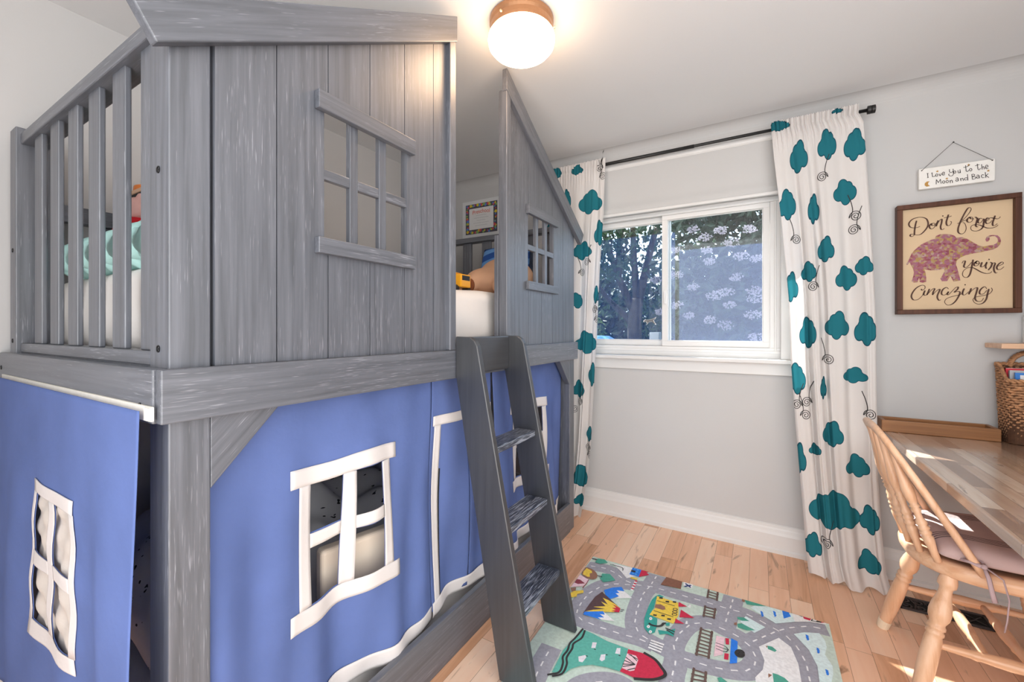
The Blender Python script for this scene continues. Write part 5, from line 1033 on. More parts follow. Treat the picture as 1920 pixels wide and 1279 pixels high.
# giant tan teddy lying on its side by the door opening
tb = thing('teddy_bear', (-1.35, 2.05, 1.412), 'large tan teddy bear slumped on the top bunk behind the door opening', 'stuffed animal')
blob('body', [('e', (-1.25, 2.06, 1.53), (0.15, 0.19, 0.118)), ('e', (-1.29, 1.91, 1.495), (0.125, 0.12, 0.080)), ('t', [(-1.22, 2.02, 1.58), (-1.16, 1.90, 1.50), (-1.15, 1.80, 1.452)], [0.06, 0.055, 0.038]),
              ('t', [(-1.36, 2.0, 1.52), (-1.45, 1.86, 1.47), (-1.48, 1.78, 1.455)], [0.055, 0.05, 0.04]), ('t', [(-1.30, 2.18, 1.52), (-1.22, 2.24, 1.48), (-1.18, 2.26, 1.47)], [0.07, 0.06, 0.05]),
              ('t', [(-1.33, 2.16, 1.50), (-1.42, 2.22, 1.48)], [0.07, 0.055]), ('e', (-1.305, 1.79, 1.472), (0.040, 0.022, 0.048))], M['tan'], tb)
MB().ell((-1.30, 1.772, 1.468), (0.028, 0.014, 0.036), 14, 8).build('inner_ear', M['brown'], tb, smooth=True)
# yellow toy truck
ty = thing('toy_truck', (-1.33, 1.63, 1.412), 'yellow plastic toy truck on the top bunk mattress', 'toy')
b = MB().box(-1.46, -1.27, 1.60, 1.68, 1.442, 1.470).box(-1.285, -1.228, 1.60, 1.68, 1.442, 1.505)
b.add([(-1.46, 1.60, 1.470), (-1.30, 1.60, 1.470), (-1.30, 1.68, 1.470), (-1.46, 1.68, 1.470), (-1.48, 1.588, 1.520), (-1.292, 1.588, 1.520), (-1.292, 1.692, 1.520), (-1.48, 1.692, 1.520)], [(0, 3, 2, 1), (0, 1, 5, 4), (1, 2, 6, 5), (2, 3, 7, 6), (3, 0, 4, 7)])
b.build('truck_body', M['toy_yellow'], ty, bevel=0.005)
MB().box(-1.2285, -1.2265, 1.61, 1.67, 1.475, 1.498).build('windscreen', M['toy_black'], ty)
for x in (-1.42, -1.26):
    for y in (1.595, 1.685):
        MB().lathe((x, y - 0.010, 1.434), (x, y + 0.010, 1.434), [(0, 0.017), (0.1, 0.021), (0.9, 0.021), (1, 0.017)], 18).build('wheel', M['toy_black'], ty)
# blue pillow
pw = thing('pillow', (-1.47, 2.34, 1.412), 'blue striped pillow with white letters against the far end of the top bunk', 'pillow')
def pil(u, v, s):
    e_ = (1 - abs(u) ** 4) * (1 - abs(v) ** 4)
    return (-1.44 + 0.185 * u * (1 - 0.05 * v * v), 2.335 + 0.10 * (v * 0.35) + s * 0.055 * e_ ** 0.6, 1.605 + 0.185 * v * (1 - 0.05 * u * u))
b = MB()
for s_ in (-1, 1): b.grid(np.linspace(-1, 1, 24), np.linspace(-1, 1, 24), lambda u, v, s_=s_: pil(u, v, s_))
b.build('pillow_case', M['pillow'], pw, smooth=True, weld=True)
b = MB()
for l in ([(-0.72, -0.25), (-0.66, 0.30)], [(-0.66, 0.30), (-0.45, -0.25)], [(-0.45, -0.25), (-0.38, 0.32)], [(-0.28, 0.32), (-0.16, 0.02)], [(-0.02, 0.34), (-0.16, 0.02)], [(-0.16, 0.02), (-0.18, -0.25)]):
    b.ribbon(l, 0.07, lambda u, v: (lambda p: (p[0], p[1] - 0.004, p[2]))(pil(u, v, -1)), smooth=False)
b.build('lettering', M['paper'], pw)
# black slatted crate with tan lid, seen through the bars
cr = thing('slatted_crate', (-1.95, 0.74, 1.412), 'black slatted crate with tan wooden lid behind the bed bars', 'crate')
b = MB()
for k in range(5):
    x = -2.105 + 0.0725 * k; b.box(x, x + 0.03, 0.608, 0.618, 1.412, 1.72).box(x, x + 0.03, 0.868, 0.88, 1.412, 1.72)
for k in range(4):
    y = 0.612 + 0.062 * k; b.box(-1.797, -1.785, y + 0.01, y + 0.04, 1.412, 1.72)
b.box(-2.11, -1.785, 0.607, 0.882, 1.412, 1.44).box(-2.11, -1.785, 0.606, 0.884, 1.66, 1.722)
b.build('crate_body', M['toy_black'], cr)
MB().box(-2.115, -1.78, 0.602, 0.89, 1.722, 1.736).build('lid', M['pine_x'], cr, bevel=0.003)
tag(MB().lathe((-1.97, 0.66, 1.736), (-1.97, 0.66, 1.77), [(0, 0.04), (0.1, 0.045), (0.85, 0.042), (1, 0.034)], 20).build('plastic_tub', M['orange'], smooth=False), 'small orange tub on the lid of the black crate', 'tub')
pk = thing('plush_toy', (-1.80, 0.568, 1.412), 'pink plush toy with red scarf behind the mint braid', 'stuffed animal')
blob('body', [('e', (-1.80, 0.568, 1.50), (0.05, 0.03, 0.09)), ('e', (-1.80, 0.568, 1.635), (0.052, 0.031, 0.045)), ('e', (-1.84, 0.568, 1.672), (0.016, 0.010, 0.020)), ('e', (-1.76, 0.568, 1.672), (0.016, 0.010, 0.020))], M['pink'], pk, 0.007)
b = MB().tube([(-1.80 + 0.046 * math.cos(a), 0.568 + 0.030 * math.sin(a), 1.592) for a in [i * PI / 10 for i in range(20)]], 0.013, 10, closed=True)
b.tube([(-1.83, 0.545, 1.590), (-1.88, 0.548, 1.575), (-1.95, 0.555, 1.550)], 0.016, 10)
b.build('scarf', M['red'], pk, smooth=True)

# ------------------------------------------------------------------ lower bunk, seen through the cloth windows
lm = pad('mattress', -2.095, -1.085, 0.45, 2.37, 0.02, 0.235, 0.05, M['sheet'], 0.004, 0.004, (30, 0), 5)
tag(lm, 'white sheeted mattress low on the floor under the loft', 'mattress', 'bunk mattresses')
def CP(u, v):
    x = -2.07 + 0.88 * u; y = 0.50 + 1.55 * v
    ed = min(1, 6 * min(u, 1 - u, v, 1 - v) + 0.02)
    h = 0.16 + 0.22 * smoothstep(1.0, 0.35, u) + 0.05 * math.sin(9 * x + 3 * y) * math.sin(7 * y + 1) + 0.03 * math.sin(21 * y + 9 * x) + 0.02 * math.sin(34 * x - 15 * y)
    return (x, y, 0.238 + h * ed ** 0.4)
tag(MB().grid(np.linspace(0, 1, 60), np.linspace(0, 1, 90), CP).build('comforter', M['comforter'], smooth=True, solid=0.01), 'rumpled grey comforter printed with black sprigs on the lower bunk', 'bedding')
cp = thing('cream_panel', (-1.11, 0.96, 0.24), 'cream padded board standing in the lower bunk behind the cloth window', 'board')
ang = math.radians(14); ax = Vector((math.sin(ang), math.cos(ang), 0)); nx = Vector((ax.y, -ax.x, 0))
MB().obox((-1.125, 0.965, 0.402), ax * 0.165, nx * 0.024, Vector((-0.0, 0, 0.160))).build('padded_board', M['cream'], cp, bevel=0.014, seg=4)

# ================================================================== WINDOW CURTAINS
rod = thing('curtain_rod', (-0.45, 2.66, 2.312), 'black metal curtain rod above the window', 'curtain rod')
MB().tube([(-1.42, 2.66, 2.312), (0.46, 2.66, 2.314)], 0.0085, 14).build('pole', M['black'], rod, smooth=True)
MB().tube([(-1.30, 2.66, 2.312), (-0.33, 2.66, 2.3125)], 0.0105, 14).build('outer_pole', M['black'], rod, smooth=True)
for x0, x1 in ((0.455, 0.487), (-1.447, -1.415)):
    MB().lathe((x0, 2.66, 2.314), (x1, 2.66, 2.314), [(0, 0.012), (0.05, 0.0195), (0.45, 0.0195), (0.5, 0.0175), (0.55, 0.0195), (0.95, 0.0195), (1, 0.015)], 24).build('finial', M['black'], rod)
for x in (0.385, -1.38):
    MB().box(x - 0.006, x + 0.022, WY - 0.006, WY, 2.285, 2.345).box(x + 0.001, x + 0.015, 2.655, WY - 0.004, 2.298, 2.306).box(x + 0.001, x + 0.015, 2.645, 2.651, 2.296, 2.335).box(x + 0.001, x + 0.015, 2.645, 2.675, 2.296, 2.303).build('bracket', M['black'], rod, bevel=0.0015)

def interp(tab, z):
    zs = [t[0] for t in tab]; return np.interp(z, zs, [t[1] for t in tab])
def window_curtain(label, left, right, clouds, spirals, flare, phase, seedv):
    """left/right: (z, x) edge tables from bottom to top. Pleated sheet, gathered on the rod, fuller below."""
    root = thing('window_curtain', (float((left[0][1] + right[0][1]) / 2), 2.62, 0.01), label, 'curtain', 'cloud print window curtains')
    nu, nz = 190, 520
    U = np.linspace(0, 1, nu); Z = np.concatenate([np.linspace(0.012, 2.345, nz)])
    rs = np.random.RandomState(seedv)
    w1, w2 = rs.uniform(0, 6.28, 4), rs.uniform(0, 6.28, 4)
    def Yof(u, z):
        g = np.clip((2.32 - z) / 0.9, 0, 1) ** 0.7            # pleat depth grows downwards
        warp = u + 0.06 * np.sin(2 * PI * u * 1.3 + w1[0]) + 0.012 * np.sin(1.5 * z + w1[1] + 5 * u)
        pl = np.sin(2 * PI * warp * 3.6 + phase) + 0.38 * np.sin(2 * PI * warp * 7.3 + w1[2] + 0.5 * z) + 0.12 * np.sin(2 * PI * warp * 13 + w1[3] - 0.7 * z)
        gather = 0.0055 * np.sin(2 * PI * u * 24 + w2[0]) + 0.004 * np.sin(2 * PI * u * 41 + w2[1])
        top = np.clip((z - 2.12) / 0.20, 0, 1) ** 1.8
        fl = flare * np.clip((0.95 - z) / 0.95, 0, 1) ** 1.4 * (0.45 + 0.75 * np.exp(-((u - 0.55) / 0.33) ** 2))
        pinch = 0.004 * np.exp(-((z - 2.300) / 0.012) ** 2)
        return 2.634 - 0.024 * g * pl * 0.75 + gather * top * 1.2 - fl + pinch - 0.010 * g
    def Xof(u, z):
        a = interp(left, z); c = interp(right, z)
        return a + (c - a) * (u + 0.012 * np.sin(2 * PI * u * 4.6 + phase + 1.57) * np.clip((2.3 - z), 0, 1))
    UU, ZZ = np.meshgrid(U, Z)
    X = Xof(UU, ZZ); Y = Yof(UU, ZZ)
    ZT = ZZ + np.where(ZZ > 2.325, 0.004 * np.sin(2 * PI * UU * 24 + w2[0]), 0) + np.where(ZZ < 0.3, (0.3 - ZZ) * 0.03 * np.sin(2 * PI * UU * 3), 0)
    ZT = np.maximum(ZT, 0.006)
    val = np.full(X.shape, -1.0)
    lob = [(0.02, -0.05, 0.78, 0.72), (-0.55, -0.22, 0.46, 0.50), (0.55, -0.15, 0.46, 0.55), (-0.12, 0.42, 0.46, 0.56), (0.12, -0.55, 0.42, 0.45), (0.30, 0.30, 0.40, 0.45)]
    for ci, (cx, cz, hw, hh) in enumerate(clouds):
        lx = (X - cx) / hw; lz = (ZZ - cz) / hh
        if ci % 2: lx = -lx
        for (ox, oz, rx_, rz_) in lob:
            d = 1 - np.sqrt(((lx - ox) / rx_) ** 2 + ((lz - oz) / rz_) ** 2)
            val = np.maximum(val, d * min(hw * rx_, hh * rz_) / 0.05)
    me = bpy.data.meshes.new('cloth')
    ro = Vector(root.location)
    co = np.stack([X - ro.x, Y - ro.y, ZT - ro.z], -1).reshape(-1, 3)
    idx = np.arange(nu * nz).reshape(nz, nu)
    q = np.stack([idx[:-1, :-1], idx[:-1, 1:], idx[1:, 1:], idx[1:, :-1]], -1).reshape(-1, 4)
    nf = len(q)
    verts = co.tolist(); faces = q.tolist()
    # ribbons for the curled lines
    rb = MB()
    def P(x, z):
        a = float(interp(left, z)); c = float(interp(right, z))
        u = (x - a) / max(1e-6, c - a)
        for _ in range(4):
            u -= (float(Xof(u, z)) - x) / (c - a)
        u = min(max(u, 0.0), 1.0)
        return (float(Xof(u, z)), float(Yof(u, z)) - 0.0018, z)
    for i, (sx, sz) in enumerate(spirals):
        s = 1 if i % 2 else -1
        pts = []
        for k in range(34):
            a = k * 0.45; r = 0.0035 + 0.0235 * k / 33
            pts.append((sx + s * 0.85 * r * math.cos(a + 1.0), sz + r * math.sin(a + 1.0)))
        e_ = Vector(pts[-1]); 
        pts += [(e_.x + s * 0.012, e_.y + 0.03), (e_.x + s * 0.006, e_.y + 0.075), (e_.x - s * 0.006, e_.y + 0.115)]
        rb.ribbon(pts, 0.0032, P)
    o = len(verts)
    verts += [(a - ro.x, b_ - ro.y, c - ro.z) for a, b_, c in rb.v]
    faces += [tuple(i + o for i in f) for f in rb.f]
    me.from_pydata(verts, [], faces)
    me.materials.append(M['curtain']); me.materials.append(M['ink'])
    me.polygons.foreach_set('material_index', [0] * nf + [1] * len(rb.f))
    me.polygons.foreach_set('use_smooth', [True] * len(faces))
    at = me.attributes.new('cloud', 'FLOAT', 'POINT')
    av = np.clip(0.5 + val.reshape(-1) * 0.5, 0, 1)
    at.data.foreach_set('value', np.concatenate([av, np.zeros(len(rb.v))]).astype(np.float32))
    me.update()
    ob = bpy.data.objects.new('cloth', me); COL.objects.link(ob); ob.parent = root
    return root
window_curtain('white curtain with teal clouds at the right side of the window, beside the pictures',
               [(0.0, 0.212), (0.105, 0.201), (0.316, 0.188), (0.732, 0.158), (1.09, 0.136), (1.401, 0.128), (1.801, 0.098), (2.15, 0.066), (2.35, 0.050)],
               [(0.0, 0.535), (0.097, 0.512), (0.29, 0.497), (0.526, 0.488), (0.896, 0.485), (1.284, 0.482), (1.676, 0.468), (2.072, 0.448), (2.25, 0.437), (2.30, 0.418), (2.35, 0.420)],
               CLOUDS_RIGHT, SPIRALS_RIGHT, 0.085, 0.6, 3)
window_curtain('white curtain with teal clouds at the left side of the window, behind the loft bed',
               [(0.0, -1.36), (0.5, -1.36), (1.6, -1.35), (2.35, -1.335)],
               [(0.0, -1.01), (0.087, -0.996), (0.261, -0.966), (0.5, -0.946), (0.949, -0.926), (1.3, -0.906), (1.649, -0.889), (1.994, -0.865), (2.35, -0.857)],
               CLOUDS_LEFT, SPIRALS_LEFT, 0.06, 2.1, 8)

# ================================================================== CEILING LAMP
lamp = thing('ceiling_lamp', (-0.79, 1.41, CZ), 'round flush ceiling lamp with bronze ring and lit white glass bowl', 'lamp')
LC = (-0.79, 1.41)
def zz(z): return (LC[0], LC[1], z)
MB().tube_axis([Vector(zz(z)) for z in (2.43, 2.425, 2.41, 2.40, 2.382, 2.371)], [0.116, 0.123, 0.123, 0.120, 0.122, 0.121], Vector((0, 0, 1)), 48).build('ring', M['bronze'], lamp, smooth=False, bevel=0.001)
zs = [2.3755, 2.372, 2.363, 2.349, 2.329, 2.312, 2.297, 2.286, 2.279, 2.2765]
rs = [0.110, 0.120, 0.126, 0.1285, 0.1245, 0.110, 0.087, 0.060, 0.032, 0.004]
MB().tube_axis([Vector(zz(z)) for z in zs], rs, Vector((0, 0, 1)), 56).build('glass_bowl', M['lamp'], lamp, smooth=True)
for a in (0.4, 2.5, 4.6):
    d = Vector((math.cos(a), math.sin(a), 0))
    MB().lathe(Vector(zz(2.390)) + d * 0.116, Vector(zz(2.390)) + d * 0.130, [(0, 0.003), (0.6, 0.003), (0.65, 0.005), (1, 0.004)], 12).build('thumb_screw', M['brass'], lamp)

# ================================================================== ON THE WINDOW WALL, RIGHT
pic = thing('framed_picture', (0.785, 2.74, 1.31), 'walnut framed elephant picture with handwritten words on tan board', 'picture')
x0, x1, z0, z1 = 0.578, 0.9915, 1.311, 1.840
fw = 0.0215
b = MB()
b.box(x0, x1, 2.715, 2.7565, z0, z0 + fw).box(x0, x1, 2.715, 2.7565, z1 - fw, z1).box(x0, x0 + fw, 2.715, 2.7565, z0 + fw, z1 - fw).box(x1 - fw, x1, 2.715, 2.7565, z0 + fw, z1 - fw)
b.build('frame', M['walnut_z'], pic, bevel=0.002)
MB().box(x0 + fw - .002, x1 - fw + .002, 2.737, 2.752, z0 + fw - .002, z1 - fw + .002).build('backing', M['kraft'], pic)
el = [(x, 2.7362, z) for x, z in ELEPHANT]
eb = MB().prism([(x, z) for x, z in ELEPHANT], 'y', 2.7355, 2.7369)
bm_ = eb.build('elephant', M['elephant'], pic)
for a_, c_ in ((0, 21), (21, 32), (32, len(PIC_STROKES))):
    lb = MB()
    for s_ in PIC_STROKES[a_:c_]: lb.ribbon(s_, 0.0024, lambda x, z: (x, 2.7358, z), calli=1.6)
    lb.build('lettering', M['brown_ink'], pic)

sg = thing('hanging_sign', (0.79, 2.74, 1.91), 'small white wooden sign with painted words hanging from a wire', 'sign')
MB().box(0.660, 0.915, 2.731, 2.7565, 1.909, 2.009).build('board', M['white_paint'], sg, bevel=0.004, seg=2)
zmid = 1.955
for row in (0, 1):
    b = MB()
    for k, s_ in enumerate(SIGN_STROKES):
        if (k >= SIGN_ROW) == bool(row): b.ribbon(s_, 0.0024, lambda x, z: (x, 2.7302, z))
    b.build('lettering', M['ink'], sg)
MB().poly([(x, 2.7303, z) for x, z in SIGN_MOON]).build('moon', M['gold'], sg)
for sx, sz in SIGN_STARS:
    MB().poly([(sx + (0.0062 if k % 2 == 0 else 0.0026) * math.sin(k * PI / 5), 2.7303, sz + (0.0062 if k % 2 == 0 else 0.0026) * math.cos(k * PI / 5)) for k in range(10)]).build('star', M['gold'], sg)
b = MB()
b.tube([(0.670, 2.729, 1.999), (0.672, 2.729, 2.001), (0.7843, 2.750, 2.117), (0.902, 2.729, 2.003), (0.905, 2.729, 2.001)], 0.0011, 8)
b.lathe((0.670, 2.732, 1.999), (0.670, 2.728, 1.999), [(0, 0.0025), (1, 0.0025)], 10).lathe((0.905, 2.732, 2.001), (0.905, 2.728, 2.001), [(0, 0.0025), (1, 0.0025)], 10)
b.build('wire', M['string'], sg)
MB().lathe((0.7843, 2.757, 2.117), (0.7843, 2.746, 2.117), [(0, 0.0015), (0.8, 0.0015), (0.85, 0.003), (1, 0.003)], 10).build('nail', M['black'], sg)

cert = thing('preschool_certificate', (-1.9, 2.74, 1.99), 'preschool certificate with colourful border in a clear frame above the far bed end', 'certificate')
cx0, cx1, cz0, cz1 = -2.055, -1.752, 2.003, 2.242
MB().box(cx0 - 0.035, cx1 + 0.035, 2.744, 2.7565, cz0 - 0.025, cz1 + 0.03).build('frame', M['clear'], cert, bevel=0.003)
b = MB().box(cx0, cx1, 2.7425, 2.744, cz0, cz1, 0)
b.poly([(cx0 + .035, 2.7420, cz0 + .035), (cx1 - .035, 2.7420, cz0 + .035), (cx1 - .035, 2.7420, cz1 - .035), (cx0 + .035, 2.7420, cz1 - .035)], 1)
rr = random.Random(5)
k_ = 0
for i in range(64):
    t = i / 64 * (2 * (cx1 - cx0) + 2 * (cz1 - cz0) - .14); W_, H_ = cx1 - cx0 - .035, cz1 - cz0 - .035
    if t < W_: p = (cx0 + .017 + t, cz0 + .017)
    elif t < W_ + H_: p = (cx1 - .017, cz0 + .017 + t - W_)
    elif t < 2 * W_ + H_: p = (cx1 - .017 - (t - W_ - H_), cz1 - .017)
    else: p = (cx0 + .017, cz1 - .017 - (t - 2 * W_ - H_))
    q = (p[0] + rr.uniform(-.008, .008), p[1] + rr.uniform(-.008, .008)); r_ = rr.uniform(.008, .014)
    star = rr.random() < .5; yy = 2.7419 - 0.00003 * i
    n_ = 10 if star else 9
    b.poly([(q[0] + r_ * (1 if (k % 2 == 0 or not star) else .5) * math.sin(k * 2 * PI / n_), yy, q[1] + r_ * (1 if (k % 2 == 0 or not star) else .5) * math.cos(k * 2 * PI / n_)) for k in range(n_)], 2 + i % 4)
for i, (w_, zc) in enumerate([(.10, .145), (.14, .125), (.08, .105), (.15, .085), (.12, .065)]):
    c_ = (cx0 + cx1) / 2
    b.poly([(c_ - w_ / 2, 2.7417, cz0 + zc - .001), (c_ + w_ / 2, 2.7417, cz0 + zc - .001), (c_ + w_ / 2, 2.7417, cz0 + zc + .0012), (c_ - w_ / 2, 2.7417, cz0 + zc + .0012)], 6)
b.build('paper', [plain('navy_border', (0.07, 0.07, 0.09), .6), M['paper'], plain('border_yellow', (.75, .55, .04), .6), plain('border_red', (.6, .08, .1), .6), plain('border_blue', (.10, .22, .6), .6), plain('border_green', (.25, .42, .12), .6), M['book_grey']], cert)
vs_, fs_ = text_shape('Preschool', 0.047)
wmin, wmax = min(v[0] for v in vs_), max(v[0] for v in vs_)
b = MB().add([(-1.902 + (v[0] - (wmin + wmax) / 2) * 0.165 / (wmax - wmin), 2.7395, cz0 + .152 + v[1] * 0.95 + 0.010 * math.cos((v[0] - (wmin + wmax) / 2) * 14)) for v in vs_], fs_)
b.build('lettering', plain('red_ink', (.70, .10, .05), .6), cert)

# ================================================================== DESK CORNER
desk = thing('desk', (0.90, 1.85, 0), 'long butcher block desk top of mixed brown planks in the corner', 'desk')
MB().box(0.513, 1.298, 0.95, 2.734, 0.718, 0.750).build('desk_top', M['desk'], desk, bevel=0.004, seg=3)
MB().box(0.60, 1.29, 2.712, 2.734, 0.655, 0.718).build('wall_cleat', M['pine_x'], desk, bevel=0.002)
for x in (0.58, 1.24): MB().lathe((x, 1.02, 0.718), (x, 1.02, 0), [(0, .028), (.5, .024), (1, .019)], 16).build('leg', M['pine_z'], desk)

tr_ = thing('wooden_tray', (0.70, 2.70, 0.75), 'long shallow brown wooden tray on the desk against the wall', 'tray')
b = MB()
ty0, ty1, tx0, tx1, tz0, tz1 = 2.632, 2.750, 0.505, 0.900, 0.7505, 0.805
b.box(tx0, tx1, ty0, ty0 + .012, tz0, tz1).box(tx0, tx1, ty1 - .012, ty1, tz0, tz1)
b.box(tx0, tx0 + .016, ty0 + .012, ty1 - .012, tz0, tz1).box(tx1 - .016, tx1, ty0 + .012, ty1 - .012, tz0, tz1).box(tx0 + .016, tx1 - .016, ty0 + .012, ty1 - .012, tz0, tz0 + .008)
b.build('tray_body', M['tray_x'], tr_, bevel=0.0025)

# woven magazine basket
bk = thing('wicker_basket', (1.02, 2.67, 0.75), 'tall brown woven rush basket with looped handle on the desk', 'basket')
bx0, bx1, by0, by1, bz0 = 0.908, 1.150, 2.592, 2.748, 0.752
def ring_pt(t, ins=0.0):
    """point on the rounded rectangle, t in 0..1, starting mid-back and going round by the left side to the front"""
    r = 0.028; hx, hy = (bx1 - bx0) / 2 - ins, (by1 - by0) / 2 - ins
    cx, cy = (bx0 + bx1) / 2, (by0 + by1) / 2
    segs = []
    P_ = [(0, hy), (-hx + r, hy)] + [(-hx + r - r * math.sin(a), hy - r + r * math.cos(a)) for a in [k * PI / 8 for k in range(1, 5)]]
    P_ += [(-hx, -hy + r)] + [(-hx + r - r * math.cos(a), -hy + r - r * math.sin(a)) for a in [k * PI / 8 for k in range(1, 5)]]
    P_ += [(0, -hy)]
    P_ = P_ + [(-x, y) for x, y in P_[::-1][1:]]
    P_ = np.array(P_); L_ = np.concatenate([[0], np.cumsum(np.linalg.norm(np.diff(P_, axis=0), axis=1))])
    s_ = t * L_[-1]
    return (cx + float(np.interp(s_, L_, P_[:, 0])), cy + float(np.interp(s_, L_, P_[:, 1])))
def top_z(y):      # back high, sides slope down to a lower front
    return 1.018 + (1.082 - 1.018) * smoothstep(by0 + 0.02, by1 - 0.05, y)
b = MB()
rows = 31; nseg = 150
for r_ in range(rows):
    z = bz0 + 0.006 + r_ * 0.0107
    run = []
    for i in range(nseg + 1):
        t = i / nseg; ins = 0.006 + 0.010 * (1 - (z - bz0) / 0.33)
        x, y = ring_pt(t % 1.0, ins)
        wv = 0.0032 * math.sin(2 * PI * (t * 34) + PI * (r_ % 2))
        cx, cy = (bx0 + bx1) / 2, (by0 + by1) / 2
        d = Vector((x - cx, y - cy, 0)).normalized()
        p = (x + d.x * wv, y + d.y * wv, z + 0.0018 * math.sin(2 * PI * t * 17 + r_ * 2.4))
        if z < top_z(y) - 0.004: run.append(p)
        else:
            if len(run) > 2: b.tube(run, 0.0056, 6, 0)
            run = []
    if len(run) > 2: b.tube(run, 0.0056, 6, 0)
b.build('woven_body', M['wicker'], bk, smooth=True)
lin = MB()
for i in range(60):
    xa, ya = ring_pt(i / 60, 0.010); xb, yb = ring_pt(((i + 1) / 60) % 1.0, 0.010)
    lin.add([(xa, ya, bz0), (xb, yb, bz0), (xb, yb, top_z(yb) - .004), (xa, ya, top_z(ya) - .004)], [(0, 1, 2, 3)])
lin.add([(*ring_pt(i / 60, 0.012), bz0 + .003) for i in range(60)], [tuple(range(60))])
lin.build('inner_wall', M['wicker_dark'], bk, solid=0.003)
b = MB()
for ph in (0, PI):
    b.tube([(lambda p, a: (p[0], p[1] + 0.004 * math.cos(a), top_z(p[1]) + 0.005 * math.sin(a)))(ring_pt(i / 160, 0.004), i * 0.75 + ph) for i in range(160)], 0.0058, 7, closed=True)
b.build('rim', M['wicker'], bk, smooth=True)
b = MB()
for ph in (0, 2.1, 4.2):
    b.tube([(1.029 + 0.068 * math.cos(PI - PI * i / 50) + .004 * math.cos(i * .7 + ph), 2.738 + .005 * math.sin(i * .7 + ph), 1.075 + 0.062 * math.sin(PI * i / 50) + .004 * math.sin(i * .7 + ph)) for i in range(51)], 0.006, 7)
b.build('handle', M['wicker'], bk, smooth=True)
def book(x0, x1, y0, y1, z1, mat, label, tilt=0.0):
    o = thing('book', ((x0 + x1) / 2, (y0 + y1) / 2, 0.762), label, 'book', 'children\'s books in the woven basket')
    MB().box(x0, x1, y0, y1, 0.762, z1).build('cover', mat, o, bevel=0.001)
    MB().box(x0 + .002, x1 - .003, y0 + .0015, y1 - .0015, 0.764, z1 + .0008).build('pages', M['paper'], o)
    return o
bo = book(0.940, 1.125, 2.632, 2.641, 1.053, M['book_blue'], 'blue covered book at the front of the woven basket')
MB().box(0.954, 1.121, 2.6312, 2.632, 0.80, 1.043).build('cover_panel', M['paper'], bo)
b = MB().ribbon([(1.034 + .016 * math.cos(a), 1.030 + .010 * math.sin(a)) for a in [0.6 + k * 5.0 / 12 for k in range(13)]], 0.006, lambda x, z: (x, 2.6307, z))
b.build('cover_letter', M['green_ink'], bo)
b = MB()
for k in range(5):
    b.ribbon([(1.005 + k * .012, 1.0475), (1.014 + k * .012, 1.0490)], 0.0022, lambda x, z: (x, 2.6316, z), smooth=False)
b.build('cover_lettering', M['paper'], bo)
book(0.930, 1.120, 2.650, 2.662, 1.060, M['book_grey'], 'grey covered book in the middle of the woven basket')
book(0.926, 1.130, 2.672, 2.684, 1.068, M['book_red'], 'red covered book at the back of the woven basket')

sh = thing('wall_shelf', (1.09, 2.68, 1.155), 'short natural wood shelf on the wall above the woven basket', 'shelf')
MB().box(0.889, 1.298, 2.60, WY, 1.155, 1.177).build('board', M['pine_x'], sh, bevel=0.003)
ho = thing('clear_holder', (1.10, 2.70, 1.178), 'clear plastic holder standing on the wall shelf beside the elephant picture', 'holder')
b = MB().box(1.003, 1.20, 2.665, 2.669, 1.178, 1.30).box(1.003, 1.20, 2.745, 2.749, 1.178, 1.30).box(1.003, 1.007, 2.669, 2.745, 1.178, 1.30).box(1.196, 1.20, 2.669, 2.745, 1.178, 1.30).box(1.007, 1.196, 2.669, 2.745, 1.178, 1.182)
b.build('box', M['clear'], ho, bevel=0.001)
tag(MB().box(1.012, 1.19, 2.70, 2.704, 1.183, 1.318).build('paper_sheet', M['paper']), 'white paper sheet standing in the clear holder on the shelf', 'paper')

# ------------------------------------------------------------------ chair
ch = thing('windsor_chair', (0.66, 2.07, 0), 'honey coloured wooden spindle back chair tucked under the desk', 'chair')
CY = 2.07
def seat_outline(ins=0.0, n=56):
    out = []
    for i in range(n):
        a = 2 * PI * i / n
        c, s_ = math.cos(a), math.sin(a)
        e_ = 2.5
        x = 0.672 + (0.222 - ins) * math.copysign(abs(c) ** (2 / e_), c)
        w_ = 0.208 + 0.012 * c
        y = CY + (w_ - ins) * math.copysign(abs(s_) ** (2 / e_), s_)
        out.append((x, y))
    return out
b = MB(); n_ = 56
lev = [(0.424, 0.022), (0.427, 0.010), (0.438, 0.002), (0.456, 0.0), (0.470, 0.004), (0.475, 0.014), (0.474, 0.03), (0.468, 0.07), (0.464, 0.12)]
vs_ = [(x, y, z) for z, ins in lev for x, y in seat_outline(ins)]
fs_ = [(k * n_ + i, k * n_ + (i + 1) % n_, (k + 1) * n_ + (i + 1) % n_, (k + 1) * n_ + i) for k in range(len(lev) - 1) for i in range(n_)]
fs_ += [tuple(range(n_))[::-1], tuple(range((len(lev) - 1) * n_, len(lev) * n_))]
b.add(vs_, fs_).build('seat', M['pine_x'], ch, smooth=True)
# bow
def bow_pt(t):
    a = PI * t
    c, s_ = math.cos(a), math.sin(a)
    y = CY - 0.197 * math.copysign(abs(c) ** 0.62, c) * (1.0 + 0.05 * s_)
    h = s_ ** 0.80
    return Vector((0.602 - 0.237 * h, y, 0.470 + 0.408 * h))
pts = [bow_pt(i / 60) for i in range(61)]
b = MB()
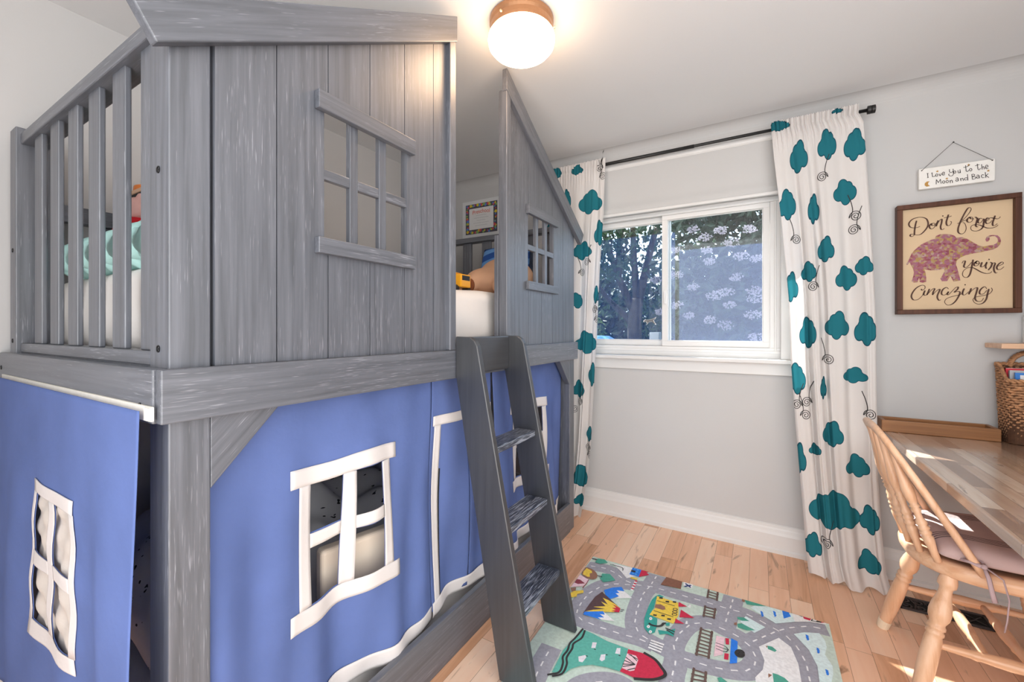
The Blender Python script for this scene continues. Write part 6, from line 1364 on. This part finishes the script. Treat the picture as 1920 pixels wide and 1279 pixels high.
# flattened bow: wide across its own plane
N_ = 14; K_ = len(pts); vs_ = []; nrm = Vector((0.408, 0, 0.237)).normalized()
for i, p in enumerate(pts):
    t = (pts[min(i + 1, K_ - 1)] - pts[max(i - 1, 0)]).normalized(); u = nrm.cross(t).normalized()
    for j in range(N_):
        a = 2 * PI * j / N_
        vs_.append(p + u * 0.0180 * math.copysign(abs(math.cos(a)) ** .7, math.cos(a)) + nrm * 0.0115 * math.copysign(abs(math.sin(a)) ** .7, math.sin(a)))
fs_ = [(i * N_ + j, i * N_ + (j + 1) % N_, (i + 1) * N_ + (j + 1) % N_, (i + 1) * N_ + j) for i in range(K_ - 1) for j in range(N_)] + [tuple(range(N_))[::-1], tuple(range((K_ - 1) * N_, K_ * N_))]
b.add(vs_, fs_).build('back_bow', M['pine_z'], ch, smooth=True)
# turned spindles
def bow_at(y):
    best = min((bow_pt(i / 400) for i in range(60, 341)), key=lambda p: abs(p.y - y)); return best
sp_prof = [(0, .0085), (.10, .0095), (.16, .0125), (.20, .0135), (.215, .010), (.23, .0135), (.245, .0135), (.255, .010), (.27, .0135), (.285, .0135), (.295, .010), (.31, .013), (.33, .0125), (.36, .0085), (.40, .0085), (.43, .0125), (.445, .009), (.46, .0135), (.475, .009), (.50, .0115), (.55, .0145), (.60, .0155), (.66, .013), (.78, .0085), (.92, .0065), (1, .006)]
for dy, x_ in ((-0.163, .508), (-0.104, .478), (-0.036, .466), (0.036, .466), (0.104, .478), (0.163, .508)):
    p0 = Vector((x_, CY + dy, 0.470)); p1 = bow_at(CY + dy * 0.80)
    MB().lathe(p0, p1, [(t, r * 1.18) for t, r in sp_prof], 16).build('spindle', M['pine_z'], ch, smooth=True)
leg_prof = [(0, .016), (.04, .020), (.09, .0245), (.12, .024), (.135, .017), (.16, .0165), (.20, .019), (.26, .026), (.31, .029), (.35, .027), (.385, .020), (.40, .0205), (.41, .0235), (.425, .0235), (.435, .019), (.45, .0235), (.465, .0235), (.475, .020), (.50, .0225), (.60, .0245), (.72, .0245), (.84, .022), (.915, .0205)]
LEGS = {}
for nm, r0, f0 in (('rb', (.545, CY - .140, .445), (.440, CY - .215, .0)), ('lb', (.545, CY + .140, .445), (.440, CY + .215, .0)), ('rf', (.805, CY - .150, .445), (.880, CY - .200, .0)), ('lf', (.805, CY + .150, .445), (.880, CY + .200, .0))):
    r0, f0 = Vector(r0), Vector(f0); LEGS[nm] = (r0, f0)
    lg = MB().lathe(r0, f0, leg_prof + [(.917, .0205)], 20).build('leg', M['pine_z'], ch, smooth=True)
    MB().lathe(r0 + (f0 - r0) * .915, f0 + Vector((0, 0, .001)), [(0, .0215), (.1, .022), (.9, .020), (1, .019)], 20).build('foot_cap', M['ivory'], lg, smooth=False)
def on_leg(nm, z):
    r0, f0 = LEGS[nm]; t = (r0.z - z) / (r0.z - f0.z); return r0 + (f0 - r0) * t
st_prof = [(0, .008), (.10, .0105), (.25, .0125), (.29, .016), (.31, .0135), (.40, .0165), (.5, .0185), (.60, .0165), (.69, .0135), (.71, .016), (.75, .0125), (.90, .0105), (1, .008)]
sidep = {}
for a_, c_ in (('rb', 'rf'), ('lb', 'lf')):
    p, q = on_leg(a_, .205), on_leg(c_, .200)
    MB().lathe(p, q, st_prof, 16).build('stretcher', M['pine_x'], ch, smooth=True); sidep[a_] = (p, q)
for f_ in (0.36, 0.64):
    p = sidep['rb'][0].lerp(sidep['rb'][1], f_); q = sidep['lb'][0].lerp(sidep['lb'][1], f_)
    MB().lathe(p, q, st_prof, 16).build('stretcher', M['pine_y'], ch, smooth=True)
# cushion
cu_ = thing('seat_cushion', (0.70, CY, 0.470), 'mauve linen seat cushion with dark stripes on the wooden chair', 'cushion')
def cush(u, v, s_):
    cu2, cv2 = math.copysign(abs(u) ** 1, u), v
    # map square to rounded square
    x = 0.705 + 0.212 * u * math.sqrt(1 - 0.16 * v * v); y = CY + 0.196 * v * math.sqrt(1 - 0.16 * u * u)
    e_ = max(0.0, (1 - u ** 6) * (1 - v ** 6)) ** 0.5
    t_ = 0.046 * e_ if s_ > 0 else 0.020 * e_
    return (x, y, 0.502 + s_ * t_ + (0.004 * math.sin(18 * x + 9 * y) * e_ if s_ > 0 else 0))
b = MB()
for s_ in (1, -1): b.grid(np.linspace(-1, 1, 40), np.linspace(-1, 1, 40), lambda u, v, s_=s_: cush(u, v, s_))
b.build('pad', M['cushion'], cu_, smooth=True, weld=True)
tie = cloth_mat('mauve_tie', (0.46, 0.35, 0.37), 0.0)
for sgn in (-1, 1):
    q0 = bow_pt(0.015 if sgn < 0 else 0.985); b = MB()
    def rb(pts, w_):
        for i in range(len(pts) - 1):
            p, q = Vector(pts[i]), Vector(pts[i + 1]); d = (q - p).normalized(); s2 = d.cross(Vector((0.3, sgn * 0.9, 0.2))).normalized() * w_
            b.add([p - s2, p + s2, q + s2, q - s2], [(0, 1, 2, 3)])
    lp = [(q0.x + .021 * math.cos(a), q0.y + .019 * math.sin(a), 0.505 + .004 * math.sin(2 * a)) for a in [k * 2 * PI / 14 for k in range(15)]]
    b.tube(lp, .0045, 6)
    b.tube([(0.545, q0.y + sgn * -.03, 0.498), (0.575, q0.y + sgn * .012, 0.508), (0.592, q0.y + sgn * .020, 0.506)], .005, 6)
    b.ell((0.596, q0.y + sgn * .022, 0.505), (.008, .007, .008), 10, 6)
    b.tube([(0.596, q0.y + sgn * .022, .505), (0.600, q0.y + sgn * .040, .480), (0.606, q0.y + sgn * .044, .440), (0.612, q0.y + sgn * .044, .412)], [.005, .0065, .007, .0075], 6, flat=0.35)
    b.tube([(0.598, q0.y + sgn * .022, .505), (0.630, q0.y + sgn * .042, .485), (0.640, q0.y + sgn * .048, .430), (0.636, q0.y + sgn * .046, .365), (0.632, q0.y + sgn * .043, .330)], [.004, .004, .004, .004, .004], 6, flat=0.5)
    b.build('tie', tie, cu_, smooth=True)

# floor register
vt = thing('floor_vent', (0.68, 2.535, 0), 'black cast iron scrollwork floor vent by the baseboard behind the chair', 'vent')
vx0, vx1, vy0, vy1 = 0.530, 0.842, 2.478, 2.592
b = MB()
b.box(vx0, vx1, vy0, vy0 + .014, .0005, .006).box(vx0, vx1, vy1 - .014, vy1, .0005, .006).box(vx0, vx0 + .016, vy0, vy1, .0005, .006).box(vx1 - .016, vx1, vy0, vy1, .0005, .006)
b.box(vx0 + .205, vx0 + .215, vy0, vy1, .0005, .0055)
b.build('rim', M['iron'], vt, bevel=.001)
b = MB()
for k in range(4):
    for s_ in (1, -1):
        cx = vx0 + .036 + .046 * k; cy = (vy0 + vy1) / 2 + s_ * .021
        pts = [(cx + (.004 + .016 * i / 18) * math.cos(i * .42 + k), cy + s_ * (.004 + .015 * i / 18) * math.sin(i * .42 + k), .0035) for i in range(19)]
        b.tube(pts, .0042, 6, flat=.5)
for k in range(5): b.tube([(vx0 + .014 + .046 * k, vy0 + .01, .0035), (vx0 + .026 + .046 * k, (vy0 + vy1) / 2, .0035), (vx0 + .014 + .046 * k, vy1 - .01, .0035)], .0036, 6, flat=.5)
b.tube([(vx0 + .235, vy0 + .03, .0035), (vx0 + .262, (vy0 + vy1) / 2, .0035), (vx0 + .235, vy1 - .03, .0035)], .004, 6, flat=.5).tube([(vx0 + .285, vy0 + .03, .0035), (vx0 + .258, (vy0 + vy1) / 2, .0035), (vx0 + .285, vy1 - .03, .0035)], .004, 6, flat=.5)
b.build('scrollwork', M['iron'], vt, smooth=True)
MB().box(vx0 + .005, vx1 - .005, vy0 + .005, vy1 - .005, .0002, .0012).build('duct', M['dark_void'], vt)
MB().box(vx0 + .222, vx0 + .229, vy0 + .035, vy1 - .035, .004, .008).build('lever', M['brass'], vt, bevel=.001)

# ================================================================== RUG
rx0, rx1, ry0, ry1, rzt = -0.776, 0.250, 0.72, 2.180, 0.0075
names = ['base'] + [k for k in RUGC if k != 'base']; mi = {k: i for i, k in enumerate(names)}
b = MB()
b.box(rx0, rx1, ry0, ry1, 0.0005, rzt, 0)
lev_ = 0
def clampP(x, y): return (min(max(x, rx0 + .004), rx1 - .004), min(max(y, ry0 + .004), ry1 - .004))
for e_ in RUG:
    lev_ += 1; zt = rzt + 0.00002 * lev_ + 0.0001
    if e_[0] == 'p': b.poly([(*clampP(*q), zt) for q in e_[2]], mi[e_[1]])
    else:
        tick = iter(range(100000))
        b.ribbon(e_[3], e_[2], lambda x, y, zt=zt: (*clampP(x, y), zt + 1.5e-7 * next(tick)), mi[e_[1]], smooth=len(e_[3]) > 2)
rug = b.build('play_rug', [M['rug_' + k] for k in names], recalc=False)
tag(rug, 'pale green play rug printed with grey roads, castle, volcano and barn', 'rug')

# ================================================================== OUTSIDE THE WINDOW
struct(MB().box(-9, 6, FY + 0.02, 22, -0.45, -0.35).build('ground', M['grass']), 'shaded lawn outside', 'ground')
def leaves(n, centre, rad, size, seed, shell=0.35, keep=None):
    rs = np.random.RandomState(seed)
    d = rs.normal(size=(n * 3, 3)); d /= np.linalg.norm(d, axis=1)[:, None]
    r = (shell + (1 - shell) * rs.uniform(size=n * 3)) ** 0.6
    lump = 1 + 0.22 * np.sin(5 * d[:, 0] + seed) * np.sin(4 * d[:, 2] + 2 * seed) + 0.12 * np.sin(11 * d[:, 1] + 3)
    p = np.array(centre) + d * (r * lump)[:, None] * np.array(rad)
    p = p[p[:, 2] > -0.3]
    if keep is not None: p = p[keep(p)]
    p = p[:n]; n = len(p)
    a = rs.normal(size=(n, 3)); a /= np.linalg.norm(a, axis=1)[:, None]
    c = np.cross(a, rs.normal(size=(n, 3))); c /= np.linalg.norm(c, axis=1)[:, None]
    s = size * rs.uniform(0.6, 1.3, size=(n, 1))
    nn = np.cross(a, c) * s * 0.22
    v = np.stack([p - a * s, p - a * s * 0.1 + c * s * 0.45 + nn, p + a * s, p - a * s * 0.1 - c * s * 0.45 + nn], 1).reshape(-1, 3)
    f = np.arange(n * 4).reshape(-1, 4)
    return v.tolist(), f.tolist()
def foliage(name, parent, mat, specs):
    b = MB()
    for s_ in specs:
        v, f = leaves(*s_[:6], **(s_[6] if len(s_) > 6 else {})); b.add(v, f)
    return b.build(name, mat, parent, recalc=False)
SX, SY = SUN_DIR.x, SUN_DIR.y
# plane through the meeting stile that holds the sun direction: left of it the tree crown shades the window
def left_of(p, off=0.0):
    nrm_ = np.array([0.65, 0.74]); return p[:, 0] * nrm_[0] + p[:, 1] * nrm_[1] < (0.65 * -0.50 + 0.74 * 2.80) - off

t1 = thing('yard_tree', (-1.75, 7.0, -0.35), 'dark multi stemmed tree seen through the left window pane', 'tree')
b = MB()
b.tube([(-1.75, 7, -.35), (-1.77, 7, .6), (-1.78, 7, 1.35), (-1.74, 7, 1.75)], [.19, .13, .11, .10], 14)
for pts, r_ in (([(-1.74, 7, 1.6), (-1.60, 7.0, 2.2), (-1.42, 7.05, 3.0), (-1.3, 7.1, 4.2)], [.08, .06, .045, .03]), ([(-1.78, 7, 1.5), (-2.02, 6.9, 2.1), (-2.25, 6.9, 2.8), (-2.6, 6.8, 4.0)], [.07, .055, .04, .025]),
                ([(-1.77, 7, 1.3), (-2.2, 7.1, 1.7), (-2.7, 7.1, 2.3), (-3.2, 7.1, 3.2)], [.055, .045, .035, .02]), ([(-1.74, 7, 1.7), (-1.80, 7.05, 2.4), (-1.85, 7.1, 3.4), (-1.95, 7.1, 4.6)], [.065, .05, .04, .03]),
                ([(-2.02, 6.9, 2.1), (-2.0, 6.9, 2.7), (-1.9, 6.9, 3.6)], [.06, .05, .03])):
    b.tube(pts, r_, 10)
b.build('trunk', M['bark'], t1, smooth=True)
foliage('foliage', t1, M['leaf_b'], [(2600, (-2.4, 7.0, 4.2), (1.9, 1.5, 1.5), .085, 11, .2), (900, (-3.0, 7.0, 1.9), (.9, .8, .9), .07, 12, .2), (700, (-1.1, 7.6, 2.9), (.8, .7, .8), .07, 13, .2), (900, (-2.1, 6.6, 2.6), (.75, .5, .7), .06, 14, .1), (600, (-1.5, 7.5, 1.5), (.6, .4, .6), .06, 15, .1)])
# crown between the sun and the left pane
t2 = thing('shade_tree', (-4.6, 5.6, -0.35), 'leafy tree left of the window view that shades the left pane', 'tree')
b = MB().tube([(-4.6, 5.6, -.35), (-4.5, 5.5, 1.5), (-4.3, 5.2, 3.2), (-4.0, 4.9, 4.4)], [.22, .17, .13, .06], 12)
b.build('trunk', M['bark'], t2, smooth=True)
foliage('foliage', t2, M['leaf_b'], [(5200, (-3.75, 4.75, 4.75), (1.25, 1.15, 1.3), .10, 21, .0, {'keep': left_of})])

s1 = thing('flowering_shrub', (-0.2, 5.2, -0.35), 'tall dark shrub with pale flower clusters filling the right window pane', 'shrub')
foliage('foliage', s1, M['leaf_a'], [(9000, (-0.10, 5.6, 1.0), (1.0, .8, 1.65), .075, 31, .25), (3000, (0.75, 5.3, 0.9), (.8, .7, 1.6), .075, 32, .25), (1500, (-0.55, 5.7, 2.75), (.9, .6, .5), .06, 33, .2)])
b = MB()
for k in range(7): b.tube([(-0.2 + .09 * (k - 3), 5.6, -.35), (-0.2 + .16 * (k - 3), 5.6, .9), (-0.2 + .26 * (k - 3), 5.5, 2.1)], [.035, .025, .012], 8)
b.build('stems', M['bark'], s1, smooth=True)
rs_ = random.Random(4)
def cluster(c, r, seed, nfl=70):
    rs2 = np.random.RandomState(seed); b = MB()
    for i in range(nfl):
        a = rs2.uniform(0, 2 * PI); q = math.sqrt(rs2.uniform(0, 1)) * r
        x, z, y = c[0] + q * math.cos(a), c[2] + 0.55 * q * math.sin(a) + rs2.uniform(-.01, .01), c[1] - 0.35 * (r - q) + rs2.uniform(-.01, .01)
        s = rs2.uniform(.008, .014); t = rs2.uniform(0, PI)
        b.add([(x - s * math.cos(t), y, z - s * math.sin(t)), (x + s * .5 * math.sin(t), y - .006, z - s * .5 * math.cos(t)), (x + s * math.cos(t), y, z + s * math.sin(t)), (x - s * .5 * math.sin(t), y - .006, z + s * .5 * math.cos(t))], [(0, 1, 2, 3)])
    return b
FL = [(1300, 430), (1325, 470), (1352, 432), (1371, 455), (1330, 490), (1380, 520), (1300, 538), (1340, 555), (1362, 548), (1368, 572), (1412, 545), (1416, 560), (1266, 470), (1268, 515), (1418, 485), (1291, 592), (1411, 590), (1270, 572), (1330, 600), (1360, 610), (1418, 632), (1322, 445), (1229, 525), (1238, 585), (1390, 480), (1405, 430)]
def ray_at(px, py, Yv):
    a = (px - 960) / 786; c_, s_ = math.cos(YAW), math.sin(YAW)
    rx_, ry_, rz_ = a * c_ - s_, a * s_ + c_, -(py - 618) / 786
    t = Yv / ry_; return (rx_ * t, Yv, 1.237 + rz_ * t)
for i, (px, py) in enumerate(FL):
    c = ray_at(px, py, 4.72 + 0.12 * rs_.random())
    cluster(c, rs_.uniform(.055, .085), 100 + i).build('flower_cluster', M['flower'], s1, recalc=False)
s2 = thing('garden_bush', (-3.3, 8.4, -0.35), 'bright green bush at the lower left of the left window pane', 'shrub')
foliage('foliage', s2, M['leaf_c'], [(1500, (-3.3, 8.4, 1.1), (.5, .4, .85), .05, 41, .2)])
hd = thing('back_hedge', (-2, 12.5, -0.35), 'line of dark trees along the back of the yard', 'hedge')
foliage('foliage', hd, M['leaf_a'], [(5200, (-5.0, 12.5, 1.6), (2.6, 1.0, 2.3), .16, 51, .1), (5200, (-1.3, 12.8, 1.4), (2.3, 1.0, 2.0), .16, 52, .1), (5000, (2.0, 12.5, 2.2), (2.5, 1.0, 2.8), .16, 53, .1)])
tp = thing('covered_pool', (-2.4, 5.3, -0.35), 'blue covered round pool edge at the lower left of the window view', 'pool')
MB().lathe((-2.40, 5.3, -.35), (-2.40, 5.3, 1.15), [(0, .75), (.9, .75), (.93, .78), (.97, .78), (1, .70)], 48).build('pool_cover', M['tarp'], tp)
tag(MB().box(-1.30, -1.17, 5.9, 6.05, -.35, 1.20).build('white_post', M['trim'], bevel=.01), 'white garden post low in the left window pane', 'post')
